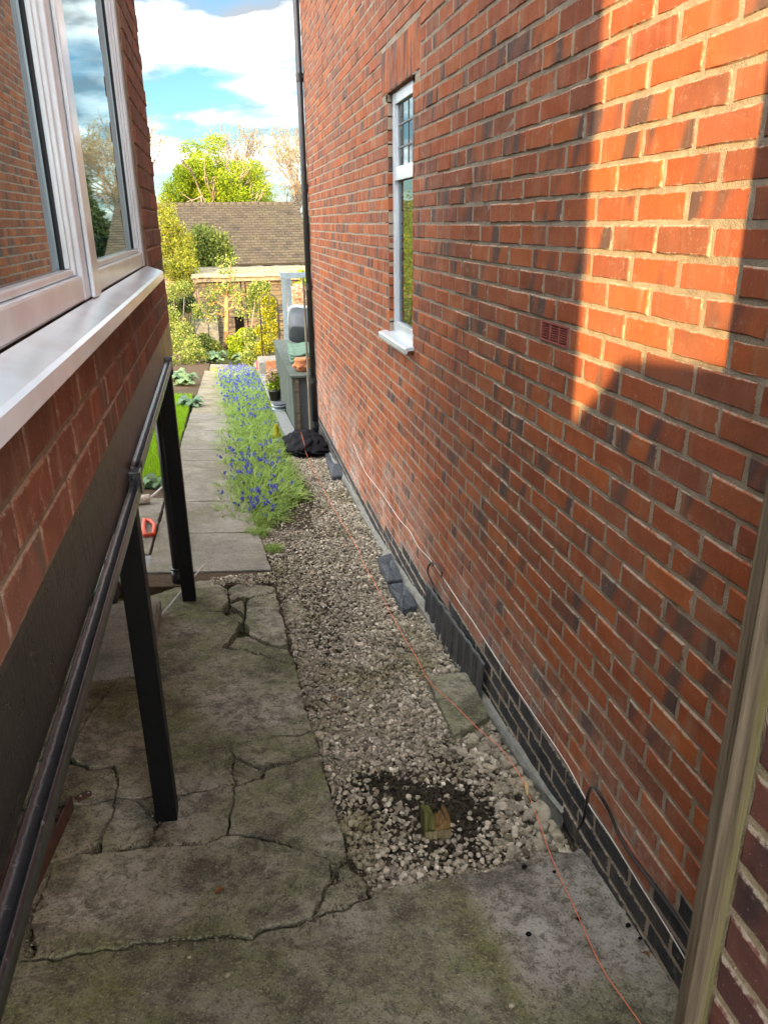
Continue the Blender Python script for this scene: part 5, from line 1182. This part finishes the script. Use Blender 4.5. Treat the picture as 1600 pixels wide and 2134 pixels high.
for yy in np.arange(6.0, 18.2, 0.25):
    xl = 0.06 if yy < 6 else (-0.02-0.012*(yy-6)); xr = float(np.interp(yy, [5.6, 6.2, 6.8, 7.6, 8.2, 9.0, 10, 18], [0.18, 0.32, 0.42, 0.43, 0.40, 0.45, 0.52, 0.55]))
    n = max(2, int((xr-xl)/0.19)+1)
    for i in range(n): spots.append((xl+(xr-xl)*(i+0.5)/n+random.uniform(-.05, .05), yy+random.uniform(-.08, .08)))
def arr(me):
    v = np.empty(len(me.vertices)*3); me.vertices.foreach_get('co', v); return v.reshape(-1, 3), [tuple(p.vertices) for p in me.polygons]
BBA = [(arr(a), arr(b)) for a, b in BBM]; bv, bf, bmi = [], [], []; vb = 0
for i, (x, y) in enumerate(spots):
    s = random.uniform(0.8, 1.15)*(1.0 if y > 6 else 0.8); az = random.uniform(0, 6.28); ca, sa = math.cos(az)*s, math.sin(az)*s
    Rm = np.array([[ca, -sa, 0], [sa, ca, 0], [0, 0, s*0.62]])
    for k in (0, 1):
        if k == 1 and not (hash2(x*2.3, y*1.7) > (0.75 if 8.2 < y < 11.0 else 0.5) or y > 14 or y < 6.3): continue
        v, fcs = BBA[i % 5][k]; bv.append(v@Rm.T+np.array([x, y, gz(x, y)-0.06])); bf += [tuple(q+vb for q in f_) for f_ in fcs]; bmi += [k]*len(fcs); vb += len(v)
me = bpy.data.meshes.new('bluebells'); me.from_pydata(np.concatenate(bv).tolist(), [], bf); me.materials.append(m_blade); me.materials.append(m_bell)
me.polygons.foreach_set('material_index', bmi); me.update()
tag(link('bluebells', me), 'dense bed of bluebells in flower between the path and the gravel', 'bluebells', kind='stuff')
tf_ = tag(empty('grass_tuft', (0.12, 5.72, gz(.12, 5.7)-0.05)), 'bright green grass tuft at the near tip of the bluebells', 'grass')
o = link('blades', BBM[2][0], tf_); o.scale = (0.5, 0.5, 0.55)
for (u, v, k, lab) in ((570,1140,0.28,'small yellow green weed at the corner of the path flag'),(535,1108,0.40,'short grass tuft spilling on the path flag'),(860,1188,0.16,'tiny green weed in the gravel near the string'),(588,1395,0.14,'tiny weed in the crack beside the gravel')):
    p = ong(u, v); t = tag(empty('weed_tuft', (p[0], p[1], gz(p[0], p[1])-0.02)), lab, 'weed'); o = link('blades', BBM[1][0], t); o.scale = (k, k, k*0.7)
# lawn patch
def lawn_blades(n):
    x = RNG.uniform(-2.6, -0.64, n); y = RNG.uniform(6.9, 13.2, n); z = np.array([gz(a, b)-0.02 for a, b in zip(x, y)])
    tv = np.array([(-0.006, 0, 0), (0.006, 0, 0), (0.0, 0.012, 1.0)]); s = RNG.uniform(0.04, 0.085, n)
    return inst(tv, np.array([[0, 1, 2]]), np.stack([x, y, z], 1), rand_rot(n, 0.35), np.stack([np.ones(n), s*6, s], 1))
V, Fc = lawn_blades(36000)
tag(link('lawn', np_mesh('lawn', V, Fc, m_grass)), 'short bright green lawn left of the path', 'grass', kind='stuff')
tag(grid_sheet('lawn_soil', [-2.7, -1.6, -0.63], [6.85+0.5*i for i in range(14)], lambda x, y: gz(x, y)-0.035, m_ground), kind='structure')
tag(grid_sheet('flower_bed', [-2.7, -1.6, -1.0, -0.45], [13.3, 15, 17, 19, 21, 23], lambda x, y: gz(x, y)-0.03, m_bed), kind='structure')
tag(grid_sheet('flower_bed', [-1.6, -1.0, -0.64], [6.52, 6.7, 6.84], lambda x, y: gz(x, y)-0.02, m_bed), kind='structure')
# apple tree in front of the shed
ap = tag(empty('apple_tree', G(-0.04, 22)), 'small gnarled fruit tree with an orange lit trunk before the shed', 'tree')
mb = MB(); b = at(471, 728, 22); tips = []
trunk = [at(471,728,22), at(472,690,22), at(473,650,22), at(472,615,22)]
mb.tube(trunk, [0.085, 0.07, 0.062, 0.05], 8)
rn = np.random.default_rng(9)
for (u, v, du, dv) in ((472,640,-40,-4),(473,625,-30,-22),(472,620,10,-26),(473,630,42,-14),(472,645,45,6),(471,660,-42,2)):
    p0 = at(u, v, 22); p2 = at(u+du, v+dv, 22+rn.uniform(-.5, .5)); p1 = (p0+p2)/2+np.array([0, 0, 0.12])
    mb.tube([p0, p1, p2], [0.035, 0.026, 0.012], 5)
    for q in range(3):
        e = p2+rn.normal(0, 0.22, 3)+np.array([0, 0, 0.15]); mb.tube([p1*0.4+p2*0.6, e], [0.012, 0.004], 4); tips.append(e)
    tips += [p1, p2]
kid(mb.build('trunk', m_wbark, None, True), ap)
leaves('crown', [(p, (0.25, 0.25, 0.18)) for p in tips], 1900, 0.065, m_cream, ap, 0.3)
# ------------------------------------------------------------------ shed, far house, sheds and clutter
shed = tag(empty('garden_shed', (0.8, 25.5, GF)), 'low timber shed with a mossy felt roof across the end of the garden', 'shed')
ys_ = 25.0; xA = at(412, 600, ys_)[0]; xB = 3.6; zE = at(500, 584, ys_)[2]; zG = gz(0.5, 25)-0.08
nb = 13
for i in range(nb):
    z0 = zG+(zE-zG)*i/nb; z1 = zG+(zE-zG)*(i+1)/nb
    for (x0, x1) in ((xA, at(503, 600, ys_)[0]-0.02), (at(510, 600, ys_)[0]+0.03, xB)):
        if i < 6 and x0 == xA:
            x1 = at(484, 600, ys_)[0]
        o = MB().add([(x0, ys_-0.012, z0), (x1, ys_-0.012, z0), (x1, ys_+0.02, z0), (x0, ys_+0.02, z0), (x0, ys_+0.004, z1-0.012), (x1, ys_+0.004, z1-0.012), (x1, ys_+0.02, z1-0.012), (x0, ys_+0.02, z1-0.012)],
                     [(0,3,2,1),(4,5,6,7),(0,1,5,4),(1,2,6,5),(2,3,7,6),(3,0,4,7)]).build('board', m_shedwood, None); kid(o, shed)
xm_ = at(507, 600, ys_)[0]
kid(MB().box(xm_-0.05, xm_+0.05, ys_-0.06, ys_+0.03, zG, zE).build('post', m_shedwood, None), shed)
kid(MB().box(xA, xB, ys_+0.021, 28.2, zG, zE-0.01).build('interior', m_dark, None), shed)
kid(MB().box(xA-0.1, xB, ys_-0.16, ys_-0.12, zE-0.02, zE+0.08).build('fascia', m_bark, None), shed)
mb = MB(); nx_, ny_ = 24, 8
for j in range(ny_+1):
    for i in range(nx_+1):
        x = xA-0.16+(xB-xA+0.16)*i/nx_; y = ys_-0.20+3.6*j/ny_; mb.v.append((x, y, zE+0.09+0.09*j/ny_*1.0+0.035*math.sin(j*0.9)*hash2(i, j)+0.02*(hash2(i*2, j*3)-0.5)))
for j in range(ny_):
    for i in range(nx_): a = j*(nx_+1)+i; mb.f.append((a, a+1, a+nx_+2, a+nx_+1))
o = mb.build('roof_felt', m_felt_roof, None, True); md = o.modifiers.new('t', 'SOLIDIFY'); md.thickness = 0.05; kid(o, shed)
for k, (u0, u1, v0) in enumerate(((404,431,640),(432,452,655))):
    x0, x1 = at(u0, 650, 24.6)[0], at(u1, 650, 24.6)[0]; zt = at(u0, v0, 24.6)[2]
    o = MB().add([(x0,24.5,zG),(x1,24.5,zG),(x1,24.55,zG),(x0,24.55,zG),(x0,24.85,zt),(x1,24.85,zt),(x1,24.9,zt),(x0,24.9,zt)], [(0,3,2,1),(4,5,6,7),(0,1,5,4),(1,2,6,5),(2,3,7,6),(3,0,4,7)]).build('leaning_sheet', m_blocks)
    tag(o, 'grey sheet leaning on the shed front, ' + ('wider left one' if k == 0 else 'narrower right one'), 'sheet')
fh = tag(empty('far_house', (0.8, 42, GF)), 'bungalow with a brown tiled hipped roof behind the shed', 'house')
yE, yR = 37.0, 42.0; zR = at(480, 426, yR)[2]; zEv = at(480, 552, yE)[2]; xl_, xr_ = -9.0, at(621, 426, yR)[0]; xre = at(660, 552, yE)[0]
kid(MB().box(xl_, xre-0.6, yE+0.5, 46.0, GF-0.2, zEv-0.02).build('wall', m_brick_l, None), fh)
sl = np.array([0, yR-yE, zR-zEv]); Ls = np.linalg.norm(sl); sl /= Ls; nr = np.array([0, -sl[2], sl[1]])
tv, tfx = [], []; rows = 24; pitch = 0.30; TV, TF = [], []
for rI in range(rows):
    s0 = Ls*rI/rows; s1 = Ls*(rI+1)/rows+0.06; lim = xre+(xr_-xre)*(rI+0.5)/rows
    x = xl_-(0.15 if rI % 2 else 0)
    while x < lim:
        w = min(pitch, lim-x)
        if w > 0.06:
            c0 = np.array([0, yE, zEv])+sl*s0; c1 = np.array([0, yE, zEv])+sl*s1; lift = 0.045+0.012*(hash2(x, rI)-0.5)
            o0 = len(TV)
            for (cc, nn) in ((c0, lift), (c1, 0.01), (c0, lift-0.03), (c1, -0.02)):
                for xx in (x+0.008, x+w-0.008): TV.append(tuple(cc+nr*nn+np.array([xx, 0, 0])))
            TF += [(o0, o0+1, o0+3, o0+2), (o0, o0+4, o0+5, o0+1), (o0, o0+2, o0+6, o0+4), (o0+1, o0+5, o0+7, o0+3)]
        x += pitch
me = bpy.data.meshes.new('tiles'); me.from_pydata(TV, [], TF); me.materials.append(m_tile); me.update(); o = link('tiles', me); kid(o, fh); tag(o, kind='stuff')
kid(MB().add([(xl_, yE, zEv-0.03), (xre, yE, zEv-0.03), (xr_, yR, zR-0.03), (xl_, yR, zR-0.03), (xl_, 47, zEv), (xre, 47, zEv)], [(0, 1, 2, 3), (3, 2, 5, 4), (1, 5, 2)]).build('roof_deck', m_tile, None, fix=False), fh)
for i in range(36):
    x = xl_+i*0.36
    if x < xr_: kid(MB().tube([(x, yR, zR+0.0), (x+0.35, yR, zR+0.0)], 0.11, 8).build('ridge_tile', m_tile, None, True), fh)
# painted store box by the downpipe
bx = tag(empty('storage_box', (1.0, 10.5, gz(1, 10))), 'grey green painted storage box just beyond the end of the brick wall', 'box')
bz0 = gz(0.9, 10)-0.03; bz1 = -1.83; x0b, x1b, y0b, y1b = 0.765, 1.9, 9.72, 12.9
for i in range(12):
    y0 = y0b+(y1b-y0b)*i/12; kid(MB().box(x0b+0.003*(i % 2), x0b+0.03, y0, y0+(y1b-y0b)/12-0.006, bz0-0.1, bz1).build('plank', m_greybox, None), bx)
kid(MB().box(x0b+0.031, x1b, y0b+0.03, y1b, bz0-0.1, bz1-0.002).build('carcass', m_tubgrey, None), bx)
kid(MB().box(x0b+0.035, x0b+0.085, y0b-0.015, y0b+0.029, bz0-0.02, bz1-0.001).build('corner_post', m_shedwood, None), bx)
kid(MB().box(x0b-0.02, x1b, y0b-0.04, y1b+0.03, bz1, bz1+0.03).build('lid', m_greybox, None, bevel=0.004), bx)
zl = bz1+0.031
tp = tag(empty('terracotta_pot', (0.92, 10.0, zl)), 'orange terracotta strawberry pot with side pockets on the storage box', 'pot')
pc = (0.93, 9.98, zl); kid(MB().lathe(pc, [(0.075, 0), (0.10, 0.05), (0.105, 0.10), (0.095, 0.13), (0.10, 0.135), (0.10, 0.165), (0.085, 0.165)], 20).build('body', m_terra, None, True), tp)
for a in (3.4, 4.3, 5.2, 2.6): kid(MB().lathe((pc[0]+0.10*math.cos(a), pc[1]+0.10*math.sin(a), zl+0.065), [(0.012, -0.02), (0.03, 0.0), (0.034, 0.018), (0.02, 0.019)], 10).build('pocket', m_terra, None, True), tp)
tb = tag(empty('grey_tub', (0.98, 11.3, zl)), 'slate grey plastic tub tipped on its side on the storage box', 'tub')
def hull(rings):
    mb = MB(); n = len(rings[0])
    for r in rings: mb.v += [tuple(p) for p in r]
    for i in range(len(rings)-1):
        for k in range(n): mb.f.append((i*n+k, i*n+(k+1) % n, (i+1)*n+(k+1) % n, (i+1)*n+k))
    mb.f += [tuple(range(n)), tuple((len(rings)-1)*n+k for k in range(n))]; return mb
def rrect(cx, cz, hw, hh, y, n=20, p=4):
    out = []
    for k in range(n):
        w = 2*math.pi*k/n; c, s = math.cos(w), math.sin(w); out.append((cx+hw*np.sign(c)*abs(c)**(2/p), y, cz+hh*np.sign(s)*abs(s)**(2/p)))
    return out
hb = hull([rrect(0, 0, .17, .15, -.02), rrect(0, 0, .19, .17, 0), rrect(0, .01, .21, .19, .16), rrect(0, .02, .225, .205, .30)]).build('body', m_tubgrey, None, True)
hr = hull([rrect(0, .02, .235, .215, .30), rrect(0, .02, .245, .225, .315), rrect(0, .02, .245, .225, .34), rrect(0, .02, .21, .19, .342)]).build('rim', m_tubrim, None, True)
tb.location = (1.06, 11.15, zl+0.30); tb.rotation_euler = (0.62, 0.16, -0.15)
hb.parent = tb; hr.parent = tb
tg = tag(empty('green_tarp', (1.0, 10.6, zl)), 'folded green tarpaulin under the grey tub on the storage box', 'tarpaulin')
for k in range(3):
    mb = MB(); n_, m_ = 10, 6
    for i in range(n_+1):
        for j in range(m_+1): s_, t_ = i/n_, j/m_; mb.v.append((0.82+0.7*s_, 10.45+0.42*t_+0.03*k, zl+0.025+0.035*k+0.13*s_*0.3+0.10*t_*(1-0.3*s_)+0.012*math.sin(i*1.7+k)+0.01*math.sin(j*2+k)))
    for i in range(n_):
        for j in range(m_): a = i*(m_+1)+j; mb.f.append((a, a+1, a+m_+2, a+m_+1))
    o = mb.build('fold', m_tarp, None, True); md = o.modifiers.new('t', 'SOLIDIFY'); md.thickness = 0.02; kid(o, tg)
# grey timber frame behind the box
fm = tag(empty('pergola', (1.15, 15, gz(1.1, 15))), 'blue grey painted timber pergola standing behind the storage box', 'pergola')
xA_, xB_ = at(591, 590, 15)[0], at(602, 590, 15.4)[0]; zt = at(600, 580, 15)[2]; zb = gz(1.1, 15)-0.08
kid(MB().box(xA_-0.04, xA_+0.04, 14.96, 15.04, zb, zt).build('post', m_frame, None), fm)
kid(MB().box(xB_-0.03, xB_+0.05, 15.5, 15.58, zb, zt-0.02).build('post', m_frame, None), fm)
kid(MB().box(xA_-0.04, 2.4, 14.955, 15.045, zt+0.001, zt+0.10).build('beam', m_frame, None), fm)
kid(MB().box(xA_-0.035, xA_+0.045, 15.05, 15.6, zt+0.003, zt+0.09).build('side_beam', m_frame, None), fm)
# wire arch
ar = tag(empty('wire_arch', (0.98, 17.6, gz(1, 17.6))), 'thin black wire garden arch in front of the yellow shrub', 'garden arch')
p = at(561, 640, 17.6); xc = p[0]; zt = at(561, 614, 17.6)[2]; zb = gz(xc, 17.6)-0.05; hw = at(580, 640, 17.6)[0]-xc
for yy in (17.6, 17.9):
    pts = [(xc-hw, yy, zb)]+[(xc-hw*math.cos(a), yy, zt-hw+hw*math.sin(a)) for a in np.linspace(0, math.pi, 13)]+[(xc+hw, yy, zb)]
    kid(MB().tube(pts, 0.009, 6).build('hoop', m_pipe, None, True), ar)
kid(MB().tube([(xc, 17.6, zb), (xc, 17.6, zt)], 0.006, 6).build('stake', m_pipe, None), ar)
for zz in np.linspace(zb+0.3, zt-hw, 5): kid(MB().tube([(xc-hw, 17.6, zz), (xc+hw, 17.6, zz)], 0.006, 5).build('rung', m_pipe, None), ar)
# kerb and pots beside the box
kb = tag(empty('stone_kerb', (0.70, 12, gz(.7, 12))), 'grey stone kerb edging the bluebells along the storage box', 'kerb')
for i in range(11):
    y0 = 9.0+i*0.95; m_ = MB().prism([(0.60, y0), (0.755, y0), (0.755, y0+0.94), (0.60, y0+0.94)], lambda x, y: gz(x, y)-0.1, lambda x, y: gz(x, y)+0.06); kid(m_.build('kerb_stone', m_slate if i < 3 else m_conc_new, None, bevel=0.006), kb)
pp = tag(empty('plant_pot', (0.66, 12.2, gz(.66, 12.2))), 'small black pot with an orange and green plant on the kerb', 'plant pot')
zz = gz(.68, 12.2)+0.061
kid(MB().lathe((0.68, 12.2, zz), [(0.075, 0), (0.10, 0.15), (0.108, 0.15), (0.108, 0.18), (0.085, 0.18)], 18).build('pot', m_pipe, None, True), pp)
leaves('foliage', [((0.68, 12.2, zz+0.26), (0.14, 0.14, 0.10)), ((0.66, 12.2, zz+0.38), (0.10, 0.10, 0.10))], 520, 0.045, m_lime, pp, 0.3)
leaves('blossom', [((0.64, 12.15, zz+0.42), (0.09, 0.09, 0.12))], 160, 0.04, m_blossom, pp, 0.3)
rl = tag(empty('red_lantern', (0.68, 18.4, gz(.68, 18.4))), 'small red lantern at the far end of the kerb', 'lantern')
p = at(541, 760, 17.2); kid(MB().lathe((p[0], p[1], gz(p[0], p[1])+0.05), [(0.05, 0), (0.07, 0.03), (0.07, 0.17), (0.04, 0.22), (0.015, 0.25)], 14).build('body', m_redpale, None, True), rl)
sk = tag(empty('saucer_stack', (0.69, 11.4, gz(.69, 11.4))), 'stack of small pale plant saucers on the kerb', 'saucers')
zz = gz(.69, 11.2)+0.061
for k in range(4): kid(MB().lathe((0.69+0.012*math.sin(k*2), 11.2, zz+0.028*k), [(0.09, 0), (0.115, 0.02), (0.117, 0.026), (0.08, 0.02)], 18).build('saucer', (m_tubrim, m_tubgrey)[k % 2], None, True), sk)
gn = tag(empty('garden_ornament', (0.62, 9.35, gz(.62, 9.3))), 'small yellow ornament standing at the end of the kerb', 'ornament')
p = ong(577, 912); zz = gz(p[0], p[1])+0.0
kid(MB().lathe((p[0], p[1], zz), [(0.055, 0), (0.06, 0.03), (0.03, 0.06), (0.035, 0.10), (0.03, 0.14), (0.012, 0.18)], 12).build('body', m_yellow, None, True), gn)
tr = tag(empty('stone_trough', (0.9, 16.5, gz(.9, 16.5))), 'stone trough and terracotta tile behind the storage box', 'trough')
kid(MB().box(0.62, 1.1, 16.2, 17.0, gz(.8, 16.5)-0.05, gz(.8, 16.5)+0.34).build('trough', m_step, None, bevel=0.02), tr)
kid(MB().box(0.72, 1.1, 15.2, 15.3, gz(.8, 15.2)-0.05, gz(.8, 15.2)+0.42).build('tile', m_terra, None), tr)
